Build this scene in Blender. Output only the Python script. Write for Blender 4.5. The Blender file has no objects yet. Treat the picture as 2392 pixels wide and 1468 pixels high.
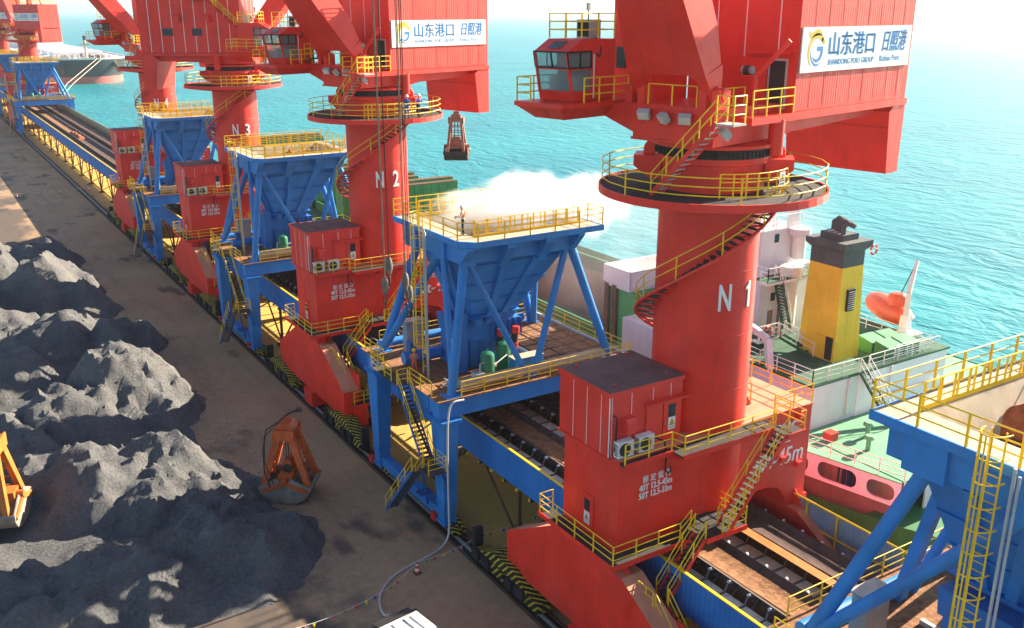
import bpy, bmesh, math, random
from mathutils import Vector, Matrix, noise
rnd = random.Random(7)
sc = bpy.context.scene
COL = sc.collection
rad = math.radians

# ------------------------------------------------------------------ camera
cam_d = bpy.data.cameras.new('camera')
cam_d.sensor_width = 36.0
cam_d.lens = 36.0 * 2212 / 2392
cam_d.clip_start = 0.3
cam_d.clip_end = 40000
cam = bpy.data.objects.new('camera', cam_d)
COL.objects.link(cam)
cam.location = (0, 0, 32)
cam.rotation_euler = (rad(90 - 17.772), 0, rad(-32.169))
sc.camera = cam

# ------------------------------------------------------------------ light
SUN_AZ, SUN_EL = 87.5, 25.5          # azimuth from +Y towards +X
w = bpy.data.worlds.new('World')
sc.world = w
w.use_nodes = True
nt = w.node_tree
nt.nodes.clear()
sky = nt.nodes.new('ShaderNodeTexSky')
sky.sky_type = 'NISHITA'
sky.sun_disc = False
sky.sun_elevation = rad(SUN_EL)
sky.sun_rotation = rad(SUN_AZ)
sky.air_density = 1.0
sky.dust_density = 0.4
sky.ozone_density = 1.0
bg = nt.nodes.new('ShaderNodeBackground')
bg.inputs[1].default_value = 0.062
wo = nt.nodes.new('ShaderNodeOutputWorld')
nt.links.new(sky.outputs[0], bg.inputs[0])
nt.links.new(bg.outputs[0], wo.inputs[0])
sun_d = bpy.data.lights.new('sun', 'SUN')
sun_d.energy = 5.0
sun_d.angle = rad(0.5)
sun_d.color = (1.0, 0.87, 0.68)
sun = bpy.data.objects.new('sun', sun_d)
COL.objects.link(sun)
sdir = Vector((math.sin(rad(SUN_AZ)) * math.cos(rad(SUN_EL)), math.cos(rad(SUN_AZ)) * math.cos(rad(SUN_EL)), math.sin(rad(SUN_EL))))
sun.rotation_euler = sdir.to_track_quat('Z', 'Y').to_euler()
sun.location = (80, 0, 60)
sc.view_settings.view_transform = 'Standard'
sc.view_settings.look = 'None'
sc.view_settings.exposure = 1.9
sc.view_settings.gamma = 1.0
sc.cycles.max_bounces = 6
sc.cycles.volume_bounces = 8
sc.cycles.use_denoising = True

# ------------------------------------------------------------------ materials
MAT = {}
def newmat(name):
    m = bpy.data.materials.new(name)
    m.use_nodes = True
    t = m.node_tree
    t.nodes.clear()
    o = t.nodes.new('ShaderNodeOutputMaterial')
    b = t.nodes.new('ShaderNodeBsdfPrincipled')
    t.links.new(b.outputs[0], o.inputs[0])
    MAT[name] = m
    return m, t, b
def N(t, kind, **k):
    n = t.nodes.new('ShaderNode' + kind)
    for a, v in k.items():
        if a.startswith('i'):
            n.inputs[int(a[1:])].default_value = v
        else:
            setattr(n, a, v)
    return n
def L(t, a, b): t.links.new(a, b)
def ramp(t, fac, stops):
    r = t.nodes.new('ShaderNodeValToRGB')
    e = r.color_ramp.elements
    while len(e) < len(stops): e.new(0.5)
    for q, (p, c) in zip(e, stops):
        q.position = p
        q.color = (c, c, c, 1) if isinstance(c, float) else (*c, 1)
    L(t, fac, r.inputs[0])
    return r
def mix(t, fac, a, b, mode='MIX'):
    n = t.nodes.new('ShaderNodeMix')
    n.data_type = 'RGBA'
    n.blend_type = mode
    for sock, v in ((n.inputs[0], fac), (n.inputs[6], a), (n.inputs[7], b)):
        if hasattr(v, 'is_linked'): L(t, v, sock)
        else: sock.default_value = v if isinstance(v, float) else (*v, 1)
    return n.outputs[2]
def coords(t, scale=(1, 1, 1)):
    tc = t.nodes.new('ShaderNodeTexCoord')
    mp = t.nodes.new('ShaderNodeMapping')
    mp.inputs[3].default_value = scale
    L(t, tc.outputs['Object'], mp.inputs[0])
    return mp.outputs[0]
def paint(name, col, rough=0.45, var=0.16, scale=0.7, dirt=(0.16, 0.11, 0.08), amount=0.35, metal=0.0, bump=0.02, spec=0.4, fade=0.0):
    """painted steel: faded patches, rain streaks of dust, specks of wear"""
    m, t, b = newmat(name)
    n1 = N(t, 'TexNoise', i2=scale, i3=5.0, i4=0.6); L(t, coords(t), n1.inputs[0])
    lo = tuple(c * (1 - var) for c in col)
    hi = tuple(min(1, c * (1 + var) + 0.012) for c in col)
    base = ramp(t, n1.outputs[0], [(0.3, lo), (0.7, hi)]).outputs[0]
    n2 = N(t, 'TexNoise', i2=1.0, i3=6.0, i4=0.65); L(t, coords(t, (2.2, 2.2, 0.28)), n2.inputs[0])
    f2 = ramp(t, n2.outputs[0], [(0.52, 0.0), (0.8, amount)]).outputs[0]
    c2 = mix(t, f2, base, dirt)
    n3 = N(t, 'TexNoise', i2=14.0, i3=3.0, i4=0.6); L(t, coords(t), n3.inputs[0])
    f3 = ramp(t, n3.outputs[0], [(0.66, 0.0), (0.74, amount * 0.9)]).outputs[0]
    c3 = mix(t, f3, c2, tuple(d * 0.7 for d in dirt))
    if fade:
        n4 = N(t, 'TexNoise', i2=0.16, i3=4.0, i4=0.6); L(t, coords(t, (1, 1, 0.6)), n4.inputs[0])
        c3 = mix(t, ramp(t, n4.outputs[0], [(0.42, 0.0), (0.72, fade)]).outputs[0], c3, tuple(min(1, c * 0.85 + 0.055) for c in col))
    L(t, c3, b.inputs['Base Color'])
    rr = ramp(t, n2.outputs[0], [(0.35, rough), (0.75, min(1.0, rough + 0.25))]).outputs[0]
    L(t, rr, b.inputs['Roughness'])
    b.inputs['Metallic'].default_value = metal
    b.inputs['Specular IOR Level'].default_value = spec
    if bump:
        bp = N(t, 'Bump', i0=0.35, i1=bump); L(t, n1.outputs[0], bp.inputs['Height']); L(t, bp.outputs[0], b.inputs['Normal'])
    return m
def ribbed(name, col, axis, pitch, depth=0.03, **k):
    """corrugated sheet: paint with a rib bump along one object axis"""
    m = paint(name, col, **k)
    t = m.node_tree
    b = next(n for n in t.nodes if n.type == 'BSDF_PRINCIPLED')
    tc = t.nodes.new('ShaderNodeTexCoord'); sp = t.nodes.new('ShaderNodeSeparateXYZ')
    L(t, tc.outputs['Object'], sp.inputs[0])
    mu = N(t, 'Math', operation='MULTIPLY', i1=2 * math.pi / pitch); L(t, sp.outputs[axis], mu.inputs[0])
    sn = N(t, 'Math', operation='SINE'); L(t, mu.outputs[0], sn.inputs[0])
    rp = ramp(t, sn.outputs[0], [(0.35, 0.0), (0.65, 1.0)])
    bp = N(t, 'Bump', i0=0.9, i1=depth); L(t, rp.outputs[0], bp.inputs['Height'])
    L(t, bp.outputs[0], b.inputs['Normal'])
    return m

RED = (0.80, 0.024, 0.008)
paint('red', RED, rough=0.40, var=0.14, amount=0.34, dirt=(0.30, 0.045, 0.025), bump=0.010, scale=0.45, fade=0.55)
paint('portal_sunlit_dust', (0.66, 0.24, 0.13), rough=0.6, amount=0.3, dirt=(0.5, 0.13, 0.06))  # dusty red for upward faces, with sun and sky sheen painted into the colour
t = MAT['red'].node_tree
b = next(n for n in t.nodes if n.type == 'BSDF_PRINCIPLED')
src = b.inputs['Base Color'].links[0].from_socket
tc = N(t, 'TexCoord'); sp = N(t, 'SeparateXYZ'); L(t, tc.outputs['Object'], sp.inputs[0])
sm_ = []
for ax, per in ((2, 1.15), (0, 1.6)):
    pp = N(t, 'Math', operation='PINGPONG', i1=per); L(t, sp.outputs[ax], pp.inputs[0])
    sm_.append(ramp(t, pp.outputs[0], [(0.0, 0.34), (0.012, 0.0)]).outputs[0])
L(t, mix(t, sm_[1], mix(t, sm_[0], src, (0.16, 0.012, 0.008)), (0.16, 0.012, 0.008)), b.inputs['Base Color'])
paint('red_dark', (0.34, 0.022, 0.016), rough=0.5, amount=0.25, dirt=(0.14, 0.05, 0.04))
ribbed('red_ribbed', (0.72, 0.040, 0.026), 0, 0.22, depth=0.02, rough=0.42, var=0.10, amount=0.16, dirt=(0.28, 0.10, 0.08))
paint('roof_grey', (0.17, 0.085, 0.075), rough=0.85, var=0.2, amount=0.3, scale=1.2)
paint('grating', (0.035, 0.030, 0.030), rough=0.9, var=0.3, amount=0.4, dirt=(0.10, 0.07, 0.05), scale=3)
paint('tread', (0.07, 0.055, 0.05), rough=0.9, var=0.3, amount=0.4, scale=3)
YEL = (0.88, 0.56, 0.008)
paint('yellow', YEL, rough=0.45, var=0.12, amount=0.3, dirt=(0.30, 0.17, 0.05), bump=0)
BLUE = (0.012, 0.205, 0.58)
paint('blue', BLUE, rough=0.45, var=0.16, amount=0.42, dirt=(0.15, 0.115, 0.09), scale=0.6, fade=0.4)
paint('blue_mid', (0.012, 0.15, 0.46), rough=0.5, var=0.15, amount=0.35, dirt=(0.07, 0.06, 0.06))
paint('blue_dark', (0.010, 0.10, 0.34), rough=0.5, var=0.15, amount=0.35, dirt=(0.07, 0.06, 0.06))
ribbed('blue_ribbed', (0.014, 0.175, 0.55), 1, 0.32, depth=0.05, rough=0.45, var=0.10, amount=0.2, dirt=(0.12, 0.12, 0.12))
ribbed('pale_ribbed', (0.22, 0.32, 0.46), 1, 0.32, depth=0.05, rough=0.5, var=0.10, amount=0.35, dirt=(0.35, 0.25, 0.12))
paint('white', (0.78, 0.76, 0.72), rough=0.5, var=0.06, amount=0.22, dirt=(0.45, 0.38, 0.30), bump=0)
paint('letter_white', (0.82, 0.80, 0.76), rough=0.6, var=0.06, amount=0.2, dirt=(0.6, 0.35, 0.3), bump=0)
paint('sign_white', (0.80, 0.80, 0.74), rough=0.5, var=0.05, amount=0.2, dirt=(0.5, 0.45, 0.36), bump=0)
paint('logo_blue', (0.015, 0.19, 0.50), rough=0.5, var=0.1, amount=0.1, bump=0)
paint('logo_gold', (0.62, 0.42, 0.03), rough=0.5, var=0.1, amount=0.1, bump=0)
paint('black', (0.014, 0.014, 0.016), rough=0.6, var=0.3, amount=0.5, dirt=(0.05, 0.04, 0.035))
paint('dark_steel', (0.05, 0.045, 0.042), rough=0.6, var=0.25, amount=0.5, dirt=(0.12, 0.07, 0.04), metal=0.3)
paint('rust', (0.12, 0.060, 0.032), rough=0.85, var=0.35, amount=0.5, dirt=(0.20, 0.11, 0.05), scale=2)
paint('steel', (0.36, 0.34, 0.31), rough=0.45, var=0.15, amount=0.4, dirt=(0.28, 0.20, 0.12), metal=0.5)
paint('galv', (0.42, 0.42, 0.41), rough=0.5, var=0.12, amount=0.3, dirt=(0.25, 0.18, 0.12))
paint('belt', (0.085, 0.050, 0.040), rough=0.95, var=0.35, amount=0.6, dirt=(0.16, 0.08, 0.04), scale=2.0)
paint('copper', (0.30, 0.13, 0.075), rough=0.7, var=0.25, amount=0.5, dirt=(0.16, 0.09, 0.05), scale=2)
paint('floor_dust', (0.72, 0.62, 0.46), rough=0.95, var=0.25, amount=0.5, dirt=(0.34, 0.22, 0.11), scale=1.5)
paint('hook_grey', (0.15, 0.12, 0.10), rough=0.6, var=0.25, amount=0.5, dirt=(0.08, 0.06, 0.05), scale=3)
paint('idler', (0.15, 0.12, 0.095), rough=0.7, var=0.25, amount=0.5, dirt=(0.22, 0.14, 0.07), scale=2)
paint('ore', (0.27, 0.125, 0.055), rough=1.0, var=0.4, amount=0.6, dirt=(0.12, 0.06, 0.03), scale=3.5, bump=0.2)
paint('ore_red', (0.33, 0.090, 0.030), rough=1.0, var=0.4, amount=0.6, dirt=(0.16, 0.05, 0.02), scale=3.5, bump=0.2)
paint('beige', (0.44, 0.36, 0.25), rough=0.7, var=0.18, amount=0.55, dirt=(0.25, 0.17, 0.10))
paint('orange', (0.56, 0.105, 0.020), rough=0.55, var=0.2, amount=0.55, dirt=(0.10, 0.05, 0.03), scale=1.4)
paint('amber', (0.50, 0.15, 0.018), rough=0.55, var=0.2, amount=0.45, dirt=(0.14, 0.07, 0.03), scale=1.4)
paint('scoop', (0.29, 0.245, 0.205), rough=0.75, var=0.3, amount=0.5, dirt=(0.07, 0.05, 0.04), metal=0.2, scale=1.6)
paint('green_tank', (0.010, 0.16, 0.075), rough=0.35, var=0.12, amount=0.35, dirt=(0.16, 0.13, 0.08))
paint('motor_red', (0.60, 0.030, 0.018), rough=0.4, amount=0.2)
paint('ship_green', (0.020, 0.16, 0.045), rough=0.5, var=0.2, amount=0.25, dirt=(0.07, 0.09, 0.03), scale=0.25)
paint('deck_green', (0.13, 0.36, 0.20), rough=0.7, var=0.18, amount=0.5, dirt=(0.22, 0.20, 0.11), scale=0.4)
paint('deck_dark', (0.030, 0.11, 0.060), rough=0.8, var=0.25, amount=0.4, dirt=(0.06, 0.07, 0.05))
paint('skylight_green', (0.035, 0.20, 0.10), rough=0.5, var=0.2, amount=0.4, dirt=(0.25, 0.32, 0.25))
paint('bright_green', (0.06, 0.34, 0.10), rough=0.6, var=0.18, amount=0.35, dirt=(0.2, 0.26, 0.16), scale=0.8)
paint('pink', (0.88, 0.76, 0.82), rough=0.6, var=0.06, amount=0.3, dirt=(0.62, 0.45, 0.44), scale=0.5)
paint('ship_white', (0.72, 0.70, 0.70), rough=0.55, var=0.06, amount=0.28, dirt=(0.5, 0.36, 0.28), scale=0.5)
paint('hull_red', (0.32, 0.045, 0.028), rough=0.6, var=0.2, amount=0.4, scale=0.3)
paint('hull_dark', (0.028, 0.045, 0.055), rough=0.45, var=0.2, amount=0.3, scale=0.05)
paint('far_red', (0.52, 0.13, 0.10), rough=0.6, var=0.1, amount=0.2, scale=0.05)
paint('hold', (0.26, 0.15, 0.13), rough=0.9, var=0.25, amount=0.5, dirt=(0.10, 0.06, 0.05), scale=0.3)
paint('cargo', (0.045, 0.034, 0.033), rough=1.0, var=0.3, amount=0.4, dirt=(0.09, 0.06, 0.05), scale=0.8, bump=0.2)
paint('funnel_yellow', (0.78, 0.54, 0.020), rough=0.5, var=0.12, amount=0.3, dirt=(0.30, 0.22, 0.10), scale=0.5)
paint('funnel_grey', (0.07, 0.085, 0.085), rough=0.7, var=0.2, amount=0.4)
paint('boat_orange', (0.62, 0.075, 0.018), rough=0.35, var=0.06, amount=0.12)
paint('rubber', (0.02, 0.02, 0.02), rough=0.8, var=0.2, amount=0.3)
paint('hose', (0.55, 0.52, 0.50), rough=0.6, var=0.1, amount=0.3)
paint('rope', (0.06, 0.045, 0.035), rough=0.8, var=0.3, amount=0.3, scale=6)
paint('mooring', (0.50, 0.36, 0.30), rough=0.9, var=0.15, amount=0.3, scale=4)
paint('cloth_white', (0.62, 0.60, 0.58), rough=0.9, var=0.1, amount=0.1, bump=0)
paint('cloth_dark', (0.025, 0.025, 0.03), rough=0.9, var=0.2, amount=0.1, bump=0)
paint('cloth_orange', (0.70, 0.11, 0.03), rough=0.9, var=0.1, amount=0.1, bump=0)
paint('cloth_blue', (0.02, 0.10, 0.34), rough=0.9, var=0.15, amount=0.1, bump=0)
paint('cloth_navy', (0.012, 0.03, 0.11), rough=0.9, var=0.15, amount=0.1, bump=0)
paint('vest', (0.75, 0.16, 0.06), rough=0.9, var=0.1, amount=0.1, bump=0)
paint('skin', (0.45, 0.24, 0.16), rough=0.6, var=0.05, amount=0.0, bump=0)
paint('cone_red', (0.66, 0.04, 0.02), rough=0.5, amount=0.2)
for nme, c in (('flag_green', (0.03, 0.42, 0.08)), ('flag_red', (0.6, 0.03, 0.04)), ('flag_yellow', (0.7, 0.55, 0.03)), ('flag_blue', (0.03, 0.10, 0.5)), ('flag_pink', (0.7, 0.15, 0.25))):
    paint(nme, c, rough=0.7, amount=0.05, bump=0)

m, t, b = newmat('glass')
b.inputs['Base Color'].default_value = (0.30, 0.42, 0.42, 1)
b.inputs['Roughness'].default_value = 0.06
b.inputs['IOR'].default_value = 1.5
tr = N(t, 'BsdfTransparent'); tr.inputs[0].default_value = (0.75, 0.88, 0.88, 1)
mx = N(t, 'MixShader', i0=0.55)
L(t, b.outputs[0], mx.inputs[1]); L(t, tr.outputs[0], mx.inputs[2])
L(t, mx.outputs[0], next(n for n in t.nodes if n.type == 'OUTPUT_MATERIAL').inputs[0])
m, t, b = newmat('dark_glass')
b.inputs['Base Color'].default_value = (0.02, 0.03, 0.04, 1)
b.inputs['Roughness'].default_value = 0.08
m, t, b = newmat('lamp_face')
b.inputs['Base Color'].default_value = (0.7, 0.68, 0.58, 1)
b.inputs['Roughness'].default_value = 0.2

# hazard stripes (yellow and black) across an object's y/z plane
m, t, b = newmat('stripes')
tc = N(t, 'TexCoord'); sp = N(t, 'SeparateXYZ'); L(t, tc.outputs['Object'], sp.inputs[0])
ad = N(t, 'Math', operation='ADD'); L(t, sp.outputs[1], ad.inputs[0]); L(t, sp.outputs[2], ad.inputs[1])
ad2 = N(t, 'Math', operation='ADD'); L(t, ad.outputs[0], ad2.inputs[0]); L(t, sp.outputs[0], ad2.inputs[1])
mu = N(t, 'Math', operation='MULTIPLY', i1=13.0); L(t, ad2.outputs[0], mu.inputs[0])
sn = N(t, 'Math', operation='SINE'); L(t, mu.outputs[0], sn.inputs[0])
f = ramp(t, sn.outputs[0], [(0.49, 0.0), (0.51, 1.0)]).outputs[0]
n1 = N(t, 'TexNoise', i2=5.0, i3=5.0); L(t, tc.outputs['Object'], n1.inputs[0])
dz = ramp(t, n1.outputs[0], [(0.5, 0.0), (0.65, 0.75)]).outputs[0]
c0 = mix(t, f, (0.012, 0.012, 0.012), (0.62, 0.50, 0.02))
L(t, mix(t, dz, c0, (0.03, 0.025, 0.022)), b.inputs['Base Color'])
b.inputs['Roughness'].default_value = 0.6

# coal
m, t, b = newmat('coal')
n1 = N(t, 'TexNoise', i2=0.35, i3=6.0, i4=0.6); L(t, coords(t), n1.inputs[0])
n2 = N(t, 'TexNoise', i2=4.5, i3=8.0, i4=0.72); L(t, coords(t), n2.inputs[0])
c1 = ramp(t, n1.outputs[0], [(0.3, (0.070, 0.077, 0.094)), (0.55, (0.135, 0.136, 0.140)), (0.8, (0.24, 0.222, 0.19))]).outputs[0]
c2 = mix(t, 0.45, c1, ramp(t, n2.outputs[0], [(0.32, (0.050, 0.052, 0.060)), (0.68, (0.235, 0.228, 0.212))]).outputs[0])
L(t, c2, b.inputs['Base Color'])
b.inputs['Roughness'].default_value = 0.95
b.inputs['Specular IOR Level'].default_value = 0.15
bp = N(t, 'Bump', i0=0.9, i1=0.22); L(t, n2.outputs[0], bp.inputs['Height']); L(t, bp.outputs[0], b.inputs['Normal'])

# quay concrete with ore spill and coal dust
m, t, b = newmat('quay')
tc = N(t, 'TexCoord'); sp = N(t, 'SeparateXYZ'); L(t, tc.outputs['Object'], sp.inputs[0])
na = N(t, 'TexNoise', i2=0.09, i3=8.0, i4=0.62); L(t, coords(t), na.inputs[0])
nb = N(t, 'TexNoise', i2=1.6, i3=8.0, i4=0.7); L(t, coords(t), nb.inputs[0])
ns = N(t, 'TexNoise', i2=0.5, i3=5.0, i4=0.6); L(t, coords(t, (1.0, 0.12, 1.0)), ns.inputs[0])
base = ramp(t, na.outputs[0], [(0.28, (0.26, 0.150, 0.095)), (0.5, (0.39, 0.245, 0.140)), (0.72, (0.50, 0.34, 0.19))]).outputs[0]
base = mix(t, 0.5, base, ramp(t, nb.outputs[0], [(0.3, (0.22, 0.140, 0.095)), (0.7, (0.52, 0.36, 0.21))]).outputs[0])
base = mix(t, ramp(t, ns.outputs[0], [(0.5, 0.0), (0.75, 0.5)]).outputs[0], base, (0.13, 0.095, 0.085))
# ore dust tracked over the quay near the rails
x2 = N(t, 'MapRange', i1=17.0, i2=26.0); L(t, sp.outputs[0], x2.inputs[0])
x3 = N(t, 'Math', operation='MULTIPLY'); L(t, x2.outputs[0], x3.inputs[0]); L(t, ramp(t, na.outputs[0], [(0.35, 0.15), (0.62, 0.75)]).outputs[0], x3.inputs[1])
base = mix(t, x3.outputs[0], base, (0.50, 0.29, 0.13))
# ore dust under the belts (x 27..41)
xr = N(t, 'MapRange', i1=25.5, i2=28.5); L(t, sp.outputs[0], xr.inputs[0])
xn = N(t, 'Math', operation='MULTIPLY'); L(t, xr.outputs[0], xn.inputs[0])
L(t, ramp(t, nb.outputs[0], [(0.3, 0.6), (0.6, 0.95)]).outputs[0], xn.inputs[1])
base = mix(t, xn.outputs[0], base, (0.66, 0.42, 0.10))
# coal dust towards the heaps
xc = N(t, 'MapRange', i1=24.0, i2=9.0); L(t, sp.outputs[0], xc.inputs[0])
xa = N(t, 'Math', operation='MULTIPLY_ADD', i1=0.42, i2=-0.22); L(t, xc.outputs[0], xa.inputs[0])
xb = N(t, 'Math', operation='ADD'); L(t, na.outputs[0], xb.inputs[0]); L(t, xa.outputs[0], xb.inputs[1])
fd = ramp(t, xb.outputs[0], [(0.50, 0.0), (0.60, 0.8)]).outputs[0]
base = mix(t, fd, base, (0.060, 0.056, 0.058))
nd = N(t, 'TexNoise', i2=0.22, i3=5.0, i4=0.5); L(t, coords(t, (1.0, 0.5, 1.0)), nd.inputs[0])
base = mix(t, ramp(t, nd.outputs[0], [(0.60, 0.0), (0.66, 0.7)]).outputs[0], base, (0.055, 0.05, 0.055))
jl = N(t, 'Math', operation='PINGPONG', i1=4.0); L(t, sp.outputs[0], jl.inputs[0])
base = mix(t, ramp(t, jl.outputs[0], [(0.0, 0.45), (0.010, 0.0)]).outputs[0], base, (0.07, 0.055, 0.05))
n9 = N(t, 'TexNoise', i2=9.0, i3=4.0, i4=0.7); L(t, coords(t), n9.inputs[0])
base = mix(t, ramp(t, n9.outputs[0], [(0.62, 0.0), (0.70, 0.6)]).outputs[0], base, (0.09, 0.065, 0.05))
# slab joints
jx = N(t, 'Math', operation='PINGPONG', i1=5.0); L(t, sp.outputs[1], jx.inputs[0])
jf = ramp(t, jx.outputs[0], [(0.0, 0.45), (0.008, 0.0)]).outputs[0]
base = mix(t, jf, base, (0.05, 0.04, 0.035))
L(t, base, b.inputs['Base Color'])
L(t, ramp(t, na.outputs[0], [(0.3, 0.95), (0.7, 0.75)]).outputs[0], b.inputs['Roughness'])
b.inputs['Specular IOR Level'].default_value = 0.25
bp = N(t, 'Bump', i0=0.4, i1=0.03); L(t, nb.outputs[0], bp.inputs['Height']); L(t, bp.outputs[0], b.inputs['Normal'])

# sea
m, t, b = newmat('sea')
nA = N(t, 'TexNoise', i2=0.020, i3=4.0, i4=0.55); L(t, coords(t), nA.inputs[0])
nB = N(t, 'TexNoise', i2=0.13, i3=3.0, i4=0.5, i8=1.2); L(t, coords(t, (1.5, 0.8, 1.0)), nB.inputs[0])
nC = N(t, 'TexNoise', i2=0.55, i3=3.0, i4=0.55, i8=0.8); L(t, coords(t, (1.4, 0.8, 1.0)), nC.inputs[0])
cw = ramp(t, nA.outputs[0], [(0.3, (0.005, 0.175, 0.215)), (0.7, (0.012, 0.255, 0.275))]).outputs[0]
fo = ramp(t, nC.outputs[0], [(0.66, 0.0), (0.80, 0.30)]).outputs[0]
L(t, mix(t, fo, cw, (0.35, 0.50, 0.52)), b.inputs['Base Color'])
b.inputs['Roughness'].default_value = 0.36
b.inputs['IOR'].default_value = 1.33
b.inputs['Specular IOR Level'].default_value = 0.36
bp = N(t, 'Bump', i0=1.0, i1=0.8); L(t, nB.outputs[0], bp.inputs['Height'])
bp2 = N(t, 'Bump', i0=1.0, i1=0.22); L(t, nC.outputs[0], bp2.inputs['Height']); L(t, bp.outputs[0], bp2.inputs['Normal'])
L(t, bp2.outputs[0], b.inputs['Normal'])

# ------------------------------------------------------------------ mesh helpers
class MB:
    def __init__(s):
        s.v = []; s.f = []; s.m = []; s.sm = []
    def add(s, vs, fs, mat=0, smooth=False):
        o = len(s.v)
        s.v += [tuple(v) for v in vs]
        for f in fs:
            s.f.append(tuple(i + o for i in f)); s.m.append(mat); s.sm.append(smooth)
        return s
    def box(s, x0, x1, y0, y1, z0, z1, mat=0, M=None, top=None):
        vs = [Vector((x, y, z)) for z in (z0, z1) for x, y in ((x0, y0), (x1, y0), (x1, y1), (x0, y1))]
        if M is not None: vs = [M @ v for v in vs]
        fs = [(3, 2, 1, 0), (4, 5, 6, 7), (0, 1, 5, 4), (1, 2, 6, 5), (2, 3, 7, 6), (3, 0, 4, 7)]
        s.add(vs, fs, mat)
        if top is not None: s.m[-5] = top
        return s
    def prism(s, poly, a0, a1, axis='y', mat=0, M=None):
        """extrude a 2-D polygon; axis y: poly=(x,z); axis x: poly=(y,z); axis z: poly=(x,y)"""
        def P(p, a):
            q = {'x': (a, p[0], p[1]), 'y': (p[0], a, p[1]), 'z': (p[0], p[1], a)}[axis]
            return M @ Vector(q) if M is not None else q
        n = len(poly)
        vs = [P(p, a0) for p in poly] + [P(p, a1) for p in poly]
        fs = [tuple(range(n)), tuple(range(2 * n - 1, n - 1, -1))]
        fs += [(i, (i + 1) % n, n + (i + 1) % n, n + i) for i in range(n)]
        return s.add(vs, fs, mat)
    def bar(s, p0, p1, wd, h=None, mat=0, up=(0, 0, 1), w2=None, h2=None):
        p0, p1 = Vector(p0), Vector(p1); h = h or wd; w2 = w2 or wd; h2 = h2 or h
        d = (p1 - p0)
        if d.length < 1e-6: return s
        d.normalize(); u = Vector(up)
        if abs(d.dot(u)) > 0.98: u = Vector((1, 0, 0))
        a = d.cross(u).normalized(); u = a.cross(d)
        vs = [p0 + a * (i * wd / 2) + u * (j * h / 2) for i, j in ((-1, -1), (1, -1), (1, 1), (-1, 1))]
        vs += [p1 + a * (i * w2 / 2) + u * (j * h2 / 2) for i, j in ((-1, -1), (1, -1), (1, 1), (-1, 1))]
        return s.add(vs, [(3, 2, 1, 0), (4, 5, 6, 7), (0, 1, 5, 4), (1, 2, 6, 5), (2, 3, 7, 6), (3, 0, 4, 7)], mat)
    def tube(s, pts, r, n=6, mat=0, closed=False, r2=None):
        pts = [Vector(p) for p in pts]; k = len(pts)
        vs = []; fs = []
        prev = None
        for i, p in enumerate(pts):
            if closed: d = pts[(i + 1) % k] - pts[i - 1]
            else: d = pts[min(i + 1, k - 1)] - pts[max(i - 1, 0)]
            d = d.normalized() if d.length > 1e-9 else Vector((0, 0, 1))
            if prev is None:
                u = Vector((0, 0, 1)) if abs(d.z) < 0.95 else Vector((1, 0, 0))
            else: u = prev
            a = d.cross(u)
            a = a.normalized() if a.length > 1e-6 else d.orthogonal().normalized()
            u = a.cross(d).normalized(); prev = u
            rr = r if r2 is None else r + (r2 - r) * i / max(1, k - 1)
            for j in range(n):
                th = 2 * math.pi * j / n
                vs.append(p + a * (rr * math.cos(th)) + u * (rr * math.sin(th)))
        for i in range(k if closed else k - 1):
            for j in range(n):
                a0 = i * n + j; a1 = i * n + (j + 1) % n
                b0 = ((i + 1) % k) * n + j; b1 = ((i + 1) % k) * n + (j + 1) % n
                fs.append((a0, a1, b1, b0))
        s.add(vs, fs, mat, n >= 6)
        if not closed:
            s.add(vs[:n], [tuple(range(n - 1, -1, -1))], mat)
            s.add(vs[-n:], [tuple(range(n))], mat)
        return s
    def lathe(s, prof, n=24, mat=0, c=(0, 0, 0), M=None, smooth=True, a0=0.0, a1=2 * math.pi):
        full = abs(a1 - a0 - 2 * math.pi) < 1e-6
        k = n if full else n + 1
        vs = []
        for r, z in prof:
            for i in range(k):
                th = a0 + (a1 - a0) * i / n
                v = Vector((c[0] + r * math.cos(th), c[1] + r * math.sin(th), c[2] + z))
                vs.append(M @ v if M is not None else v)
        fs = []
        for j in range(len(prof) - 1):
            for i in range(n):
                i2 = (i + 1) % k
                fs.append((j * k + i, j * k + i2, (j + 1) * k + i2, (j + 1) * k + i))
        # split rings where the profile turns sharply so that shading stays crisp
        for f in fs:
            s.add([vs[q] for q in f], [(0, 1, 2, 3)], mat, smooth)
        return s
    def rail(s, pts, h=1.1, closed=False, sp=1.5, r=0.03, nr=3, post=0.055, mat=0):
        pts = [Vector(p) for p in pts]
        for k in range(nr):
            z = Vector((0, 0, h * (1 - k / nr * 0.98)))
            s.tube([p + z for p in pts], r, 5, mat, closed)
        seg = list(zip(pts, pts[1:] + ([pts[0]] if closed else [])))
        if not closed: seg = seg[:len(pts) - 1]
        done = []
        for a, b_ in seg:
            n = max(1, round((b_ - a).length / sp))
            for i in range(n + 1):
                p = a.lerp(b_, i / n)
                if all((p - q).length > sp * 0.45 for q in done):
                    done.append(p)
                    s.bar(p, p + Vector((0, 0, h)), post, post, mat, up=(1, 0, 0))
        return s
    def build(s, name, mats, parent=None, loc=None, weld=False):
        me = bpy.data.meshes.new(name)
        me.from_pydata([tuple(v) for v in s.v], [], s.f)
        if isinstance(mats, str): mats = [mats]
        for q in mats: me.materials.append(MAT[q])
        me.polygons.foreach_set('material_index', s.m)
        me.polygons.foreach_set('use_smooth', s.sm)
        bm = bmesh.new(); bm.from_mesh(me)
        if weld or any(s.sm): bmesh.ops.remove_doubles(bm, verts=bm.verts, dist=0.0008)
        bmesh.ops.recalc_face_normals(bm, faces=bm.faces)
        for e in bm.edges:
            if len(e.link_faces) == 2 and e.calc_face_angle(0) > 0.7: e.smooth = False
        bm.to_mesh(me); bm.free()
        me.update()
        o = bpy.data.objects.new(name, me)
        COL.objects.link(o)
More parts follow.
